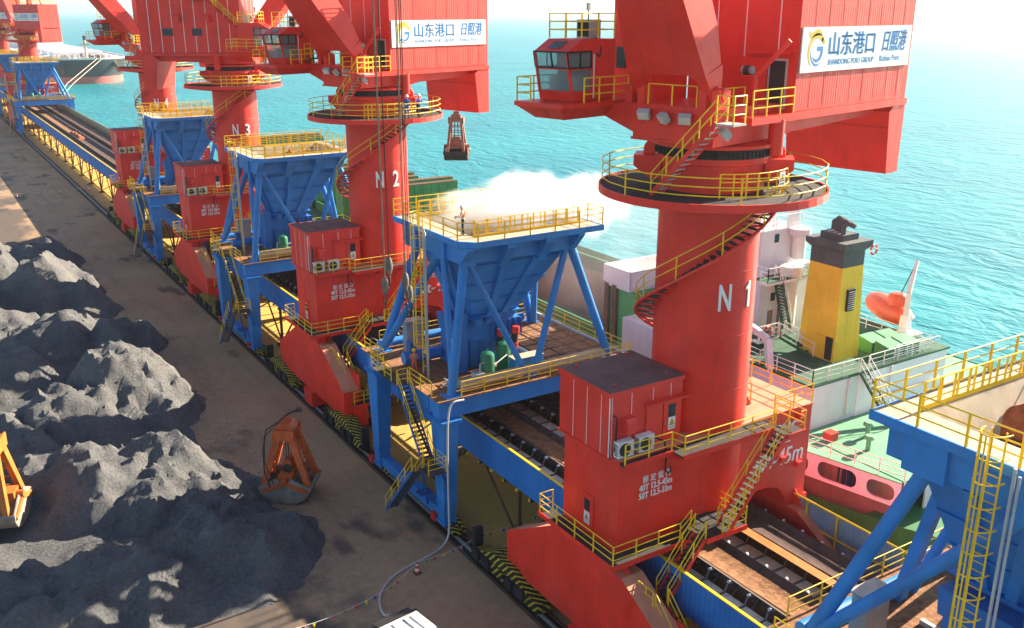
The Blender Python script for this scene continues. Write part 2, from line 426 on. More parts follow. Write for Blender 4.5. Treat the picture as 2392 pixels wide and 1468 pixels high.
        if parent is not None: o.parent = parent
        if loc is not None: o.location = loc
        return o
def tag(o, label=None, cat=None, group=None, kind=None):
    if label: o['label'] = label
    if cat: o['category'] = cat
    if group: o['group'] = group
    if kind: o['kind'] = kind
    return o
def thing(name, label, cat, loc=(0, 0, 0), rz=0.0, group=None):
    o = bpy.data.objects.new(name, None)
    COL.objects.link(o)
    o.empty_display_size = 0.5
    o.location = loc; o.rotation_euler = (0, 0, rz)
    return tag(o, label, cat, group)
def kids(o): return [c for c in list(COL.objects) if c.parent == o]
CH = {}
def copy_tree(o, parent=None):
    c = o.copy()
    COL.objects.link(c)
    if parent is not None: c.parent = parent
    for ch in kids(o): copy_tree(ch, c)
    return c
def text_mb(s, size, ext=0.012, shear=0.0, sx=1.0, align='LEFT', bold=0.0):
    cu = bpy.data.curves.new('txt', 'FONT')
    cu.body = s; cu.size = size; cu.extrude = ext; cu.shear = shear; cu.align_x = align; cu.offset = bold
    cu.resolution_u = 3
    o = bpy.data.objects.new('txt', cu)
    COL.objects.link(o)
    dg = bpy.context.evaluated_depsgraph_get(); dg.update()
    me = bpy.data.meshes.new_from_object(o.evaluated_get(dg))
    vs = [Vector((v.co.x * sx, v.co.y, v.co.z)) for v in me.vertices]
    fs = [tuple(p.vertices) for p in me.polygons]
    bpy.data.objects.remove(o); bpy.data.curves.remove(cu); bpy.data.meshes.remove(me)
    return vs, fs
def put_text(mb, s, size, M, mat=0, fit=None, **k):
    """text in its own xy plane, moved by M; fit = width to stretch the line to"""
    vs, fs = text_mb(s, size, **k)
    if fit and vs:
        x0 = min(v.x for v in vs); x1 = max(v.x for v in vs)
        for v in vs: v.x = (v.x - x0) * fit / (x1 - x0)
    mb.add([M @ v for v in vs], fs, mat)
    return mb
def frame(o, x, y):
    """matrix with text x along x, text y along y, at o"""
    x = Vector(x).normalized(); y = Vector(y).normalized(); z = x.cross(y)
    return Matrix(((x.x, y.x, z.x, o[0]), (x.y, y.y, z.y, o[1]), (x.z, y.z, z.z, o[2]), (0, 0, 0, 1)))
def stairs(top, bot, wd, side, treads, strings, rails, rail_h=1.0, both=True, sag=True):
    """flight from top to bot; side = unit horizontal vector across; three builders"""
    top, bot, side = Vector(top), Vector(bot), Vector(side).normalized()
    d = bot - top
    n = max(3, round(abs(d.z) / 0.24))
    run = Vector((d.x, d.y, 0)).normalized()
    for i in range(1, n):
        p = top + d * (i / n)
        treads.bar(p - side * wd / 2, p + side * wd / 2, 0.24, 0.035)
    for q in (-1, 1):
        o = side * (q * wd / 2)
        strings.bar(top + o, bot + o, 0.05, 0.2)
        if both or q == 1:
            L_ = d.length; k = max(2, round(L_ / 1.3))
            z = Vector((0, 0, rail_h))
            rails.tube([top + o + z, bot + o + z], 0.03, 5)
            rails.tube([top + o + z * 0.55, bot + o + z * 0.55], 0.024, 5)
            for i in range(k + 1):
                p = top + o + d * (i / k)
                rails.bar(p, p + z, 0.05, 0.05, up=(1, 0, 0))

# ------------------------------------------------------------------ the setting
mb = MB(); mb.box(-500, 41.2, -60, 1500, -9.0, 0.0)
tag(mb.build('quay', 'quay'), kind='structure')
mb = MB(); mb.add([(-9000, -3000, -4.0), (12000, -3000, -4.0), (12000, 15000, -4.0), (-9000, 15000, -4.0)], [(0, 1, 2, 3)])
tag(mb.build('sea', 'sea'), kind='structure')
mb = MB(); mb.box(40.6, 41.25, -60, 1400, 0.004, 0.28)
tag(mb.build('kerb', 'quay'), kind='structure')
for xr in (25.3, 38.6):
    root = thing('crane_rail', 'landside steel crane rail sunk in the quay beside the coal heaps' if xr < 30 else 'waterside steel crane rail along the edge of the quay', 'rail', (xr, 0, 0), 0, 'crane rails along the quay')
    mb = MB(); mb.box(-0.42, 0.42, -20, 700, 0.004, 0.012); mb.build('channel', 'black', root)
    mb = MB(); mb.box(-0.06, 0.06, -20, 700, 0.012, 0.16); mb.box(-0.10, 0.10, -20, 700, 0.012, 0.04); mb.build('rail', 'steel', root)
    mb = MB()
    for q in (-0.62, 0.48): mb.box(q, q + 0.14, -20, 700, 0.004, 0.05)
    mb.build('edge_strip', 'rust', root)

# ------------------------------------------------------------------ conveyor gallery
gal = thing('conveyor_gallery', 'long raised belt gallery with blue ribbed side wall running between the crane legs', 'gallery', (32.8, 0, 0))
Y0, Y1 = 6.0, 430.0
mb = MB(); mb.box(-5.02, -4.96, Y0, Y1, 4.3, 6.5); mb.build('side_wall', 'blue_ribbed', gal)
mb = MB(); mb.box(4.95, 5.0, Y0, Y1, 4.75, 6.8); mb.build('side_wall', 'pale_ribbed', gal)['label'] = 'pale ribbed wall on the water side'
mb = MB()
mb.box(-5.06, -4.90, Y0, Y1, 6.5, 6.56)
mb.build('wall_cap', 'yellow', gal)
mb = MB()
mb.tube([(4.9, Y0, 6.9), (4.9, Y1, 6.9)], 0.06, 5); mb.tube([(4.9, Y0, 5.5), (4.9, Y1, 5.5)], 0.05, 5)
y = Y0
while y < Y1:
    mb.bar((4.86, y, 4.7), (4.86, y, 6.92), 0.09, 0.09, up=(1, 0, 0)); y += 2.0
mb.build('guard_rail', 'yellow', gal)
mb = MB()
y = Y0
while y < Y1:
    mb.box(-5.1, 5.1, y, y + 0.16, 4.05, 4.3); y += 3.0
for x in (-4.9, -2.9, -0.9, 1.1, 3.1, 4.9): mb.box(x - 0.08, x + 0.08, Y0, Y1, 4.3, 4.45)
mb.build('floor_frame', 'rust', gal)
mb = MB(); mb.box(-5.14, -4.94, 0, 0.12, 4.12, 4.298); br0 = mb.build('bracket', 'yellow', gal, (0, 30.0, 0))
for i in range(1, 80):
    c = br0.copy(); COL.objects.link(c); c.parent = gal; c.location = (0, 30 + 1.5 * i, 0)
for x0, x1 in ((-2.75, -0.95), (1.2, 3.2)):
    mb = MB(); mb.box(x0, x1, Y0, Y1, 4.455, 4.475); mb.build('floor', 'floor_dust', gal)
for x0, x1 in ((-4.9, -4.45), (3.3, 4.8)):
    mb = MB(); mb.box(x0, x1, Y0, Y1, 4.48, 4.49); mb.build('walkway', 'tread', gal)

tr = MB()
for x in (-4.6, 4.4):
    tr.bar((x, 0, 0), (x, 0, 4.1), 0.22, 0.22)
    for q in (-1, 1): tr.bar((x, 0, 0.3), (x, q * 4.2, 4.0), 0.13, 0.13)
    tr.box(x - 0.45, x + 0.45, -0.45, 0.45, 0, 0.25)
tr.bar((-4.6, 0, 3.95), (4.4, 0, 3.95), 0.24, 0.3); tr.bar((-4.6, 0, 0.4), (4.4, 0, 3.9), 0.12, 0.12)
t0 = tr.build('trestle', 'rust', gal, (0, 13, 0))
y = 22.0
while y < Y1:
    c = t0.copy(); COL.objects.link(c); c.parent = gal; c.location = (0, y, 0); y += 11.0

def belt_conveyor(xc, label, load):
    root = thing('belt_conveyor', label, 'conveyor', (xc, 0, 5.0), 0, 'belt conveyors in the gallery')
    pr = [(-1.12, 1.0), (-0.5, 0.62), (0.5, 0.62), (1.12, 1.0), (1.11, 1.03), (0.49, 0.65), (-0.49, 0.65), (-1.11, 1.03)]
    mb = MB(); mb.prism(pr, Y0, Y1, 'y'); mb.build('belt', 'belt', root)
    for q in (-0.6, 0.54):
        mb = MB(); mb.box(q, q + 0.06, Y0, Y1, -0.46, 0.615); mb.build('stringer', 'rust', root)
    mb = MB(); mb.box(-2.85, -1.40, Y0, Y1, 0.40, 0.43); mb.build('side_plate', 'floor_dust', root)
    fr = MB()
    fr.bar((-0.95, 0, 0.52), (0.95, 0, 0.52), 0.10, 0.08)
    for q in (-1, 1):
        fr.tube([(q * 1.34, 0, -0.5), (q * 1.46, 0, 0.30), (q * 1.44, 0, 0.62), (q * 1.34, 0, 0.84), (q * 1.18, 0, 0.90)], 0.05, 6)
        fr.bar((q * 1.45, 0, 0.47), (q * 2.7, 0, 0.47), 0.08, 0.08) if q < 0 else None
        fr.bar((q * 1.34, 0, -0.1), (q * 0.56, 0, 0.36), 0.07, 0.07)
    ro = MB()
    ro.tube([(1.32, 0, 0.99), (1.08, 0, 0.88)], 0.075, 8)
    f0 = fr.build('idler_frame', 'idler', root, (0, 16.0, 0)); r0 = ro.build('roller', 'galv', f0); r1 = r0.copy(); COL.objects.link(r1); r1.parent = f0; r1.rotation_euler = (0, 0, math.pi)
    for i in range(1, 96):
        c = f0.copy(); COL.objects.link(c); c.parent = root; c.location = (0, 16.0 + 1.3 * i, 0)
        for r_ in (r0, r1): d = r_.copy(); COL.objects.link(d); d.parent = c
    far = MB()
    y = 16.0 + 1.3 * 96
    while y < 420:
        for q in (-1, 1):
            far.bar((q * 1.62, y, -0.5), (q * 1.62, y, 0.7), 0.12, 0.12); far.bar((q * 1.62, y, 0.7), (q * 1.05, y, 0.95), 0.12, 0.12)
        far.bar((-1.6, y, 0.4), (1.6, y, 0.4), 0.1, 0.08); y += 1.3
    tag(far.build('idler_frame', 'rust', root), kind='stuff')
    for k, (ya, yb, hw, hh, mt) in enumerate(load):
        lm = MB(); n = int((yb - ya) / 0.5); vs = []; m_ = 7
        for i in range(n + 1):
            yy = ya + (yb - ya) * i / n
            e = min(1, i / 3, (n - i) / 3)
            for j in range(m_):
                u = j / (m_ - 1) * 2 - 1
                z = 0.66 + (abs(u) ** 2) * 0.2 * hw + e * hh * (1 - u * u) * (0.75 + 0.5 * noise.noise((u * 2, yy * 0.9, k)))
                vs.append((u * hw * (0.9 + 0.12 * noise.noise((3.3, yy * 0.7, u))), yy, z))
        fs = [(i * m_ + j, i * m_ + j + 1, (i + 1) * m_ + j + 1, (i + 1) * m_ + j) for i in range(n) for j in range(m_ - 1)]
        lm.add(vs, fs, 0, True); lm.build('ore_load', mt, root)
    return root
belt_conveyor(30.95, 'brown belt conveyor beside the blue gallery wall, the landward of the two', [(14, 62, 0.75, 0.10, 'ore'), (66, 150, 0.5, 0.06, 'belt'), (222, 236, 0.8, 0.75, 'ore_red'), (236, 400, 0.6, 0.10, 'ore')])
b2 = belt_conveyor(35.0, 'brown belt conveyor beside the yellow guard rail, the seaward of the two', [(14, 60, 0.6, 0.06, 'belt'), (150, 420, 0.6, 0.08, 'belt')])
mb = MB(); mb.box(-1.62, -1.06, 8, 33.5, 1.06, 1.09); mb.build('cover_board', 'amber', b2)

# ------------------------------------------------------------------ portal cranes
def portal_crane():
    root = thing('portal_crane', '', 'crane', (32.2, 33.2, 0))
    P = []
    def add(mb, name, mats, grp, parent=None):
        o = mb.build(name, mats, parent or root)
        if parent is None: P.append((o, grp))
        return o
    # legs and bogies
    pent = [(-7.4, 1.5), (7.4, 1.5), (7.4, 3.7), (2.9, 6.25), (-2.9, 6.25), (-7.4, 3.7)]
    for x0, x1 in ((-7.0, -5.7), (5.0, 6.6)):
        mb = MB(); mb.prism(pent, x0, x1, 'x')
        mb.prism([(-2.2, 6.25), (2.2, 6.25), (2.2, 6.62), (-2.2, 6.62)], x0 + 0.05, x1 - 0.05, 'x')
        for q in (-1, 1):
            mb.prism([(q * 6.6, 1.5), (q * 7.5, 1.5), (q * 7.35, 1.05), (q * 7.0, 0.8)], x0 - 0.02, x0 + 0.3, 'x')
        mb.box(x0 - 0.3, x0 + 0.9, -0.9, 0.9, 0.22, 1.5)
        mb.prism([(-2.9, 6.25), (-2.2, 6.25), (-2.2, 7.2)], x0 + 0.5, x0 + 0.56, 'x')
        mb.prism([(2.9, 6.25), (2.2, 6.25), (2.2, 7.2)], x0 + 0.5, x0 + 0.56, 'x')
        mb.box(x0 + 0.12, x1 - 0.12, -7.52, -7.4, 1.6, 3.5)
        mb.tube([(x0 - 0.02, -5.4, 4.1), (x0 + 0.1, -5.4, 4.1)], 0.14, 8); mb.tube([(x0 - 0.02, 5.4, 4.1), (x0 + 0.1, 5.4, 4.1)], 0.14, 8)
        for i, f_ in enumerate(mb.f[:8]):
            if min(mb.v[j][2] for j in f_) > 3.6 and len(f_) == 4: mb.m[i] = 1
        add(mb, 'leg', ['red', 'portal_sunlit_dust'], 'base')
        for yc in (-7.3, 7.3):
            bo = MB()
            xm = -6.9 if x0 < 0 else 6.4
            for k in (-1, 1):
                yk = yc + k * 1.85
                bo.prism([(yk - 1.75, 0.35), (yk + 1.75, 0.35), (yk + 1.75, 0.85), (yk + 0.5, 1.28), (yk - 0.5, 1.28), (yk - 1.75, 0.85)], xm - 0.42, xm + 0.42, 'x', 0)
                bo.box(xm - 0.62, xm - 0.42, yk - 0.45, yk + 0.45, 0.5, 1.15, 1)
                bo.box(xm - 0.75, xm - 0.42, yk + 0.6, yk + 1.3, 0.6, 1.2, 1)
            bo.prism([(yc - 2.6, 1.2), (yc + 2.6, 1.2), (yc + 1.1, 1.85), (yc - 1.1, 1.85)], xm - 0.5, xm + 0.5, 'x', 0)
            bo.box(xm - 0.3, xm + 0.3, yc + math.copysign(3.65, yc) - 0.15, yc + math.copysign(3.65, yc) + 0.15, 0.35, 2.1, 1)
            bg_ = add(bo, 'bogie', ['stripes', 'black'], 'base')
            for k in range(4):
                wy = yc - 2.75 + 1.83 * k
                wm = MB(); wm.lathe([(0.0, -0.12), (0.30, -0.12), (0.34, -0.07), (0.34, 0.07), (0.30, 0.12), (0.0, 0.12)], 14, M=Matrix.Translation((xm, wy, 0.44)) @ Matrix.Rotation(rad(90), 4, 'Y'))
                wm.build('wheel', 'dark_steel', bg_)
    # portal
    mb = MB()
    mb.prism([(-6.8, 6.62), (-2.7, 6.62), (-1.7, 7.85), (3.2, 7.85), (4.2, 7.55), (4.75, 6.9), (4.9, 6.3), (6.25, 6.3), (6.25, 12.0), (-6.8, 12.0)], -2.2, 2.2, 'y', 0)
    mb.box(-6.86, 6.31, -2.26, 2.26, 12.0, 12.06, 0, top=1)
    for x in (-0.4, 1.9, 4.6):
        mb.box(x, x + 0.02, -2.206, 2.206, 7.9, 11.9, 0)
    for xx, z in ((3.9, 9.2), (5.2, 8.6), (5.0, 11.4)):
        mb.prism([(xx, z), (xx + 0.5, z), (xx + 0.4, z + 0.3), (xx + 0.1, z + 0.3)], -2.5, -2.2, 'y', 0)
    add(mb, 'portal', ['red', 'portal_sunlit_dust'], 'base')
    mb = MB()
    mb.lathe([(2.45, 7.6), (2.45, 25.25), (2.62, 25.3), (2.62, 25.6), (1.6, 25.6)], 56)
    for z in (14.2, 17.0, 20.2, 23.1): mb.lathe([(2.452, z), (2.462, z + 0.02), (2.462, z + 0.04), (2.452, z + 0.06)], 56)
    add(mb, 'column', 'red', 'base')
    # lettering on the portal
    mb = MB()
    W = lambda x, z: frame((x, -2.222, z), (1, 0, 0), (0, 0, 1))
    put_text(mb, '额 定 载 荷', 0.42, W(-5.35, 10.55), fit=1.75)
    put_text(mb, '40T 12.5-45m', 0.46, W(-5.55, 10.12), fit=2.05, bold=0.008)
    put_text(mb, '50T 12.5-33m', 0.46, W(-5.55, 9.70), fit=2.05, bold=0.008)
    add(mb, 'load_table', 'letter_white', 'base'); mb = MB()
    put_text(mb, '40t-45m', 1.35, W(1.95, 8.95), fit=3.9, shear=0.12, bold=0.012)
    add(mb, 'lettering', 'letter_white', 'base'); mb = MB()
    put_text(mb, 'ZPMC', 0.85, W(3.0, 10.75), fit=2.3, bold=0.02)
    put_text(mb, '振华重工', 0.5, W(3.1, 10.2), fit=1.7)
    add(mb, 'lettering', 'letter_white', 'base')
    # electrical house
    mb = MB()
    mb.box(-7.02, -2.6, -1.62, 2.36, 12.06, 15.1, 0)
    mb.box(-7.10, -2.52, -1.70, 2.44, 15.1, 15.32, 0, top=1)
    for y in (1.2, 0.1, -1.0): mb.box(-7.03, -7.02, y, y + 0.03, 12.07, 15.1, 2)
    for x in (-6.9, -5.75, -4.45, -3.35): mb.box(x, x + 0.03, -1.63, -1.62, 12.07, 15.1, 2)
    mb.box(-7.05, -7.01, -1.65, -1.61, 12.0, 15.1, 2)
    for x, y in ((-6.4, -1.1), (-3.2, -1.1), (-6.4, 1.9), (-3.2, 1.9)): mb.tube([(x, y, 15.32), (x, y, 15.47)], 0.05, 6, 0)
    mb.box(-4.95, -2.45, -2.05, -1.62, 14.32, 14.40, 0)
    mb.box(-7.09, -2.55, -1.69, 2.42, 11.97, 12.055, 0)
    eh = add(mb, 'electrical_house', ['red', 'roof_grey', 'white'], 'base')
    mb = MB(); mb.box(-3.78, -2.75, -1.70, -1.63, 12.1, 14.25, 0); mb.box(-3.50, -3.05, -1.715, -1.70, 13.3, 14.0, 1); mb.box(-3.72, -3.66, -1.75, -1.70, 13.0, 13.15, 2)
    d = mb.build('door', ['red', 'dark_glass', 'steel'], eh)
    mb = MB(); mb.box(-4.85, -3.85, -1.68, -1.63, 12.1, 14.25); mb.build('panel', 'red', eh)
    mb = MB(); mb.prism([(-1.62, 13.2), (-2.1, 13.2), (-2.1, 13.75), (-1.95, 13.95), (-1.62, 13.98)], -6.3, -5.72, 'x'); mb.build('vent_hood', 'red', eh)
    def warn(mb, M):
        def q(pts, z, mt): mb.add([M @ Vector((a, b_, z)) for a, b_ in pts], [tuple(range(len(pts)))], mt)
        mb.add([M @ Vector(v) for v in ((-.22, -.32, -.02), (.22, -.32, -.02), (.22, .32, -.02), (-.22, .32, -.02), (-.22, -.32, 0), (.22, -.32, 0), (.22, .32, 0), (-.22, .32, 0))],
               [(4, 5, 6, 7), (0, 1, 5, 4), (1, 2, 6, 5), (2, 3, 7, 6), (3, 0, 4, 7), (3, 2, 1, 0)], 0)
        q([(-.17, -.10), (.17, -.10), (0, .24)], 0.003, 1)
        q([(-.125, -.07), (.125, -.07), (0, .18)], 0.006, 2)
        q([(-.02, -.04), (.03, -.04), (.005, .03), (.05, .03), (-.01, .13), (.0, .05), (-.04, .05)], 0.009, 1)
        put_text(mb, '当心触电', 0.085, M @ Matrix.Translation((-.17, -.24, .004)), 1, fit=0.34, ext=0.001)
    mb = MB(); warn(mb, frame((-3.28, -1.735, 13.0), (1, 0, 0), (0, 0, 1))); mb.build('warning_sign', ['white', 'black', 'yellow'], eh)
    for x in (-6.35, -5.1):
        mb = MB(); mb.box(x - 0.45, x + 0.45, -2.1, -1.72, 12.12, 12.92, 0)
        mb.lathe([(0.0, 0.0), (0.30, 0.0), (0.31, 0.02), (0.33, 0.02), (0.33, 0.0)], 16, 1, M=Matrix.Translation((x - 0.08, -2.115, 12.52)) @ Matrix.Rotation(rad(90), 4, 'X'))
        for k in range(7): mb.box(x - 0.465, x - 0.45, -2.05, -1.8, 12.22 + k * 0.09, 12.26 + k * 0.09, 1)
        mb.build('air_conditioner', ['white', 'dark_steel'], eh)
    mb = MB(); mb.tube([(-6.85, -1.68, 14.2), (-6.75, -1.85, 14.1), (-6.75, -1.8, 13.0), (-6.8, -1.8, 12.4)], 0.045, 6); add(mb, 'cable', 'black', 'base'); mb = MB(); mb.tube([(-4.5, -1.95, 12.6), (-4.2, -2.3, 12.5), (-4.1, -2.4, 11.8), (-4.1, -2.35, 11.0), (-3.95, -2.4, 10.75), (-3.75, -2.4, 10.85), (-3.8, -2.35, 11.1)], 0.045, 6)
    add(mb, 'cable', 'black', 'base')
    # lower door and sign on the land face
    mb = MB(); mb.box(-6.86, -6.80, -0.38, 0.62, 7.25, 9.35, 0); mb.box(-6.875, -6.86, -0.10, 0.34, 8.45, 9.05, 1)
    dd = add(mb, 'door', ['red', 'dark_glass'], 'base')
    mb = MB(); warn(mb, frame((-6.89, 0.10, 8.05), (0, -1, 0), (0, 0, 1))); mb.build('warning_sign', ['white', 'black', 'yellow'], dd)
    # walkways
    def deck_part(slabs, edges, brk=()):
        mb = MB()
        for q in slabs: mb.box(*q, 0)
        for x0, x1, y0, y1, z in edges: mb.box(x0, x1, y0, y1, z, z + 0.26, 1)
        for p, q in brk: mb.bar(p, q, 0.1, 0.2, 1)
        add(mb, 'walkway', ['grating', 'red'], 'base')
    deck_part([(-7.75, -6.87, -3.15, 3.0, 7.10, 7.18), (-6.87, -2.9, -3.15, -2.23, 7.10, 7.18), (-2.9, -0.3, -4.3, -2.23, 7.62, 7.70), (-2.96, -2.9, -3.15, -2.23, 7.10, 7.70)],
              [(-7.80, -7.75, -3.2, 3.05, 7.02), (-7.8, -2.9, -3.2, -3.15, 7.02), (-2.95, -0.3, -4.35, -4.3, 7.54)], [((x, -3.1, 7.08), (x, -2.25, 6.75)) for x in (-7.3, -5.3, -3.4)])
    deck_part([(-3.9, 2.6, -3.4, -2.27, 11.92, 12.0), (-6.85, -3.9, -2.66, -2.27, 11.92, 12.0), (2.0, 3.3, -4.35, -3.4, 11.92, 12.0)],
              [(-3.95, 2.0, -3.45, -3.4, 11.84), (-6.85, -3.95, -2.7, -2.66, 11.84), (2.0, 3.3, -4.4, -4.35, 11.84)], [((x, -3.35, 11.9), (x, -2.25, 11.4)) for x in (-3.3, -1.5, 0.4)])
    deck_part([(-6.35, -5.3, -4.5, -3.3, 4.95, 5.03)], [(-6.4, -6.35, -4.5, -3.3, 4.86)])
    deck_part([(-6.4, -4.7, -8.0, -6.6, 2.6, 2.68)], [(-6.4, -4.7, -8.05, -8.0, 2.5)])
    mb = MB(); mb.box(-6.3, -5.25, -7.9, -7.42, 0.9, 2.6); mb.prism([(-7.42, 2.6), (-7.42, 4.9), (-6.0, 4.9), (-4.4, 4.9), (-4.4, 4.6), (-6.6, 2.6)], -5.68, -5.6, 'x'); add(mb, 'leg_box', 'red', 'base')
    rl = MB()
    rl.rail([(-6.9, 3.0, 7.18), (-7.72, 3.0, 7.18), (-7.72, -3.12, 7.18), (-3.6, -3.12, 7.18), (-2.95, -3.12, 7.7)], h=1.1)
    rl.rail([(-1.9, -4.26, 7.7), (-0.35, -4.26, 7.7), (-0.35, -3.5, 7.7)], h=1.1, sp=0.8); rl.rail([(-0.35, -3.3, 7.7), (-0.35, -2.3, 7.7)], h=1.1, sp=0.6)
    add(rl, 'railing', 'yellow', 'base'); rl = MB()
    rl.rail([(-6.82, -2.62, 12.0), (-4.0, -2.62, 12.0), (-3.85, -3.36, 12.0), (2.0, -3.36, 12.0)], h=1.05)
    rl.rail([(3.25, -2.3, 12.0), (3.25, -4.3, 12.0), (2.9, -4.3, 12.0)], h=1.1, sp=0.9)
    add(rl, 'railing', 'yellow', 'base'); rl = MB()
    rl.rail([(3.35, -2.2, 12.06), (6.2, -2.2, 12.06), (6.2, 2.2, 12.06), (-2.4, 2.2, 12.06)], h=1.1)
    add(rl, 'railing', 'yellow', 'base'); rl = MB()
    rl.rail([(-6.3, -3.35, 5.03), (-6.3, -4.45, 5.03)], h=1.1, sp=0.6)
    add(rl, 'railing', 'yellow', 'base'); rl = MB()
    rl.rail([(-4.75, -6.7, 2.68), (-4.75, -7.9, 2.68), (-6.35, -7.9, 2.68)], h=1.1, sp=0.8)
    add(rl, 'railing', 'yellow', 'base')
    for fl in (((2.05, -3.88, 12.0), (-1.5, -3.88, 7.7), (0, 1, 0)), ((-2.9, -3.75, 7.7), (-5.3, -3.9, 5.03), (0, 1, 0)), ((-5.8, -4.5, 5.03), (-5.6, -6.6, 2.68), (1, 0, 0))):
        tb, sb, rl = MB(), MB(), MB()
        stairs(fl[0], fl[1], 0.8, fl[2], tb, sb, rl)
        o = add(sb, 'stair', 'red', 'base'); tb.build('treads', 'tread', o); rl.build('handrail', 'yellow', o)
    rl = MB()
    # spiral stair round the column
    tb, sb = MB(), MB()
    a_top, z_top, slope = 38.0, 24.0, 0.0375
    na = int((z_top - 12.1) / 0.22); outer = []; inner = []
    for i in range(na + 1):
        z = z_top - 0.22 * i; a = rad(a_top - (z_top - z) / slope)
        dx, dy = math.sin(a), -math.cos(a)
        outer.append((3.38 * dx, 3.38 * dy, z)); inner.append((2.5 * dx, 2.5 * dy, z - 0.1))
        tx, ty = math.cos(a), math.sin(a)
        tb.bar((2.47 * dx, 2.47 * dy, z), (3.36 * dx, 3.36 * dy, z), 0.27, 0.035)
        if i % 2 == 0: sb.bar((2.45 * dx, 2.45 * dy, z - 0.28), (3.30 * dx, 3.30 * dy, z - 0.06), 0.06, 0.1)
        if i % 6 == 0:
            rl.bar((3.38 * dx, 3.38 * dy, z), (3.38 * dx, 3.38 * dy, z + 1.1), 0.05, 0.05, up=(1, 0, 0))
    sb.tube([(x, y, z - 0.04) for x, y, z in outer], 0.085, 5)
    for h in (1.1, 0.62): rl.tube([(x, y, z + h) for x, y, z in outer], 0.03, 5)
    o = add(sb, 'spiral_stair', 'red', 'base'); tb.build('treads', 'tread', o); rl.build('handrail', 'yellow', o); rl = MB()
    # ring platform
    mb = MB()
    mb.lathe([(2.45, 23.90), (5.34, 23.90), (5.34, 24.0), (2.45, 24.0)], 48, 0, smooth=False)
    mb.lathe([(5.34, 23.72), (5.42, 23.72), (5.42, 24.08), (5.34, 24.08), (5.34, 23.72)], 48, 1, smooth=False)
    for i in range(12):
        a = rad(30 * i + 10); mb.prism([(2.45, 23.3), (2.45, 23.9), (5.3, 23.9), (5.3, 23.7)], -0.06, 0.06, 'y', 1, M=Matrix.Rotation(a, 4, 'Z'))
    mb.lathe([(4.2, 23.66), (4.3, 23.66), (4.3, 23.9), (4.2, 23.9), (4.2, 23.66)], 48, 1, smooth=False)
    rp = add(mb, 'ring_platform', ['grating', 'red'], 'base')
    ring = lambda r, z, n, a0=0, a1=360: [(r * math.cos(rad(a0 + (a1 - a0) * i / n)), r * math.sin(rad(a0 + (a1 - a0) * i / n)), z) for i in range(n if a1 - a0 == 360 else n + 1)]
    rl.rail(ring(5.28, 24.0, 24), h=1.2, closed=True, sp=9)
    rl.rail(ring(3.55, 24.0, 8, 232, 310), h=1.1, sp=1.2)
    rl.build('railing', 'yellow', rp)
    for a in (135, -45):
        mb = MB(); M = Matrix.Rotation(rad(a), 4, 'Z')
        mb.prism([(2.4, 24.35), (2.9, 24.35), (3.7, 24.95), (3.7, 25.45), (2.4, 25.45)], -0.75, 0.75, 'y', 0, M)
        mb.prism([(2.72, 25.45), (3.32, 25.45), (3.27, 25.85), (3.12, 26.05), (2.92, 26.05), (2.77, 25.85)], -0.08, 0.08, 'y', 0, M)
        add(mb, 'lifting_lug', 'red', 'base')
    mb = MB(); mb.box(-0.9, -0.4, -2.75, -2.35, 24.1, 25.0, 0); mb.build('junction_box', 'red', rp)
    mb = MB(); warn(mb, frame((0.85, -3.62, 24.75), (1, 0.15, 0), (0, 0, 1))); mb.build('warning_sign', ['white', 'black', 'yellow'], rp)
    # -------- slewing part (local x = rear, y = left)
    mb = MB(); mb.lathe([(2.0, 25.6), (2.72, 25.6), (2.72, 26.05), (2.0, 26.05)], 48)
    for i in range(72):
        a = 2 * math.pi * i / 72; mb.bar((2.72 * math.cos(a), 2.72 * math.sin(a), 25.65), (2.72 * math.cos(a), 2.72 * math.sin(a), 25.95), 0.1, 0.1, up=(math.cos(a), math.sin(a), 0))
    add(mb, 'slewing_bearing', 'black', 'up')
    mb = MB()
    mb.lathe([(2.9, 26.05), (2.9, 26.2), (2.2, 26.3)], 40)
    mb.prism([(-3.3, 26.32), (1.8, 26.32), (3.2, 26.55), (3.2, 27.9), (-3.3, 27.95)], -2.25, 2.25, 'y')
    for y0 in (-2.2, 1.75):
        mb.prism([(3.2, 26.5), (11.2, 26.75), (11.2, 27.2), (3.2, 27.3)], y0, y0 + 0.45, 'y')
    for k in range(7): mb.box(3.5 + 1.1 * k, 3.56 + 1.1 * k, -1.75, 1.75, 26.75, 27.2)
    for y, hh in ((2.2, 1), (-1.9, 1)):
        mb.box(-3.32, -2.5, y - 0.55, y - 0.15, 27.95, 28.75); mb.box(-3.32, -2.5, y + 0.15, y + 0.55, 27.95, 28.75)
        mb.tube([(-2.9, y - 0.6, 28.55), (-2.9, y + 0.6, 28.55)], 0.28, 12)
    mb.box(-3.36, -3.30, -2.3, 2.3, 27.75, 27.85); mb.box(-3.38, -3.3, -2.3, 2.3, 26.3, 26.42)
    for yy in (-2.8, 2.8): mb.lathe([(0.0, 25.7), (0.36, 25.7), (0.36, 27.3), (0.0, 27.3)], 16, c=(0.8, yy, 0))
    add(mb, 'turntable', 'red', 'up')
    rl2 = MB()
    rl2.rail([(-3.2, -1.2, 27.95), (-3.2, 1.5, 27.95)], h=0.9, nr=1, sp=1.3)
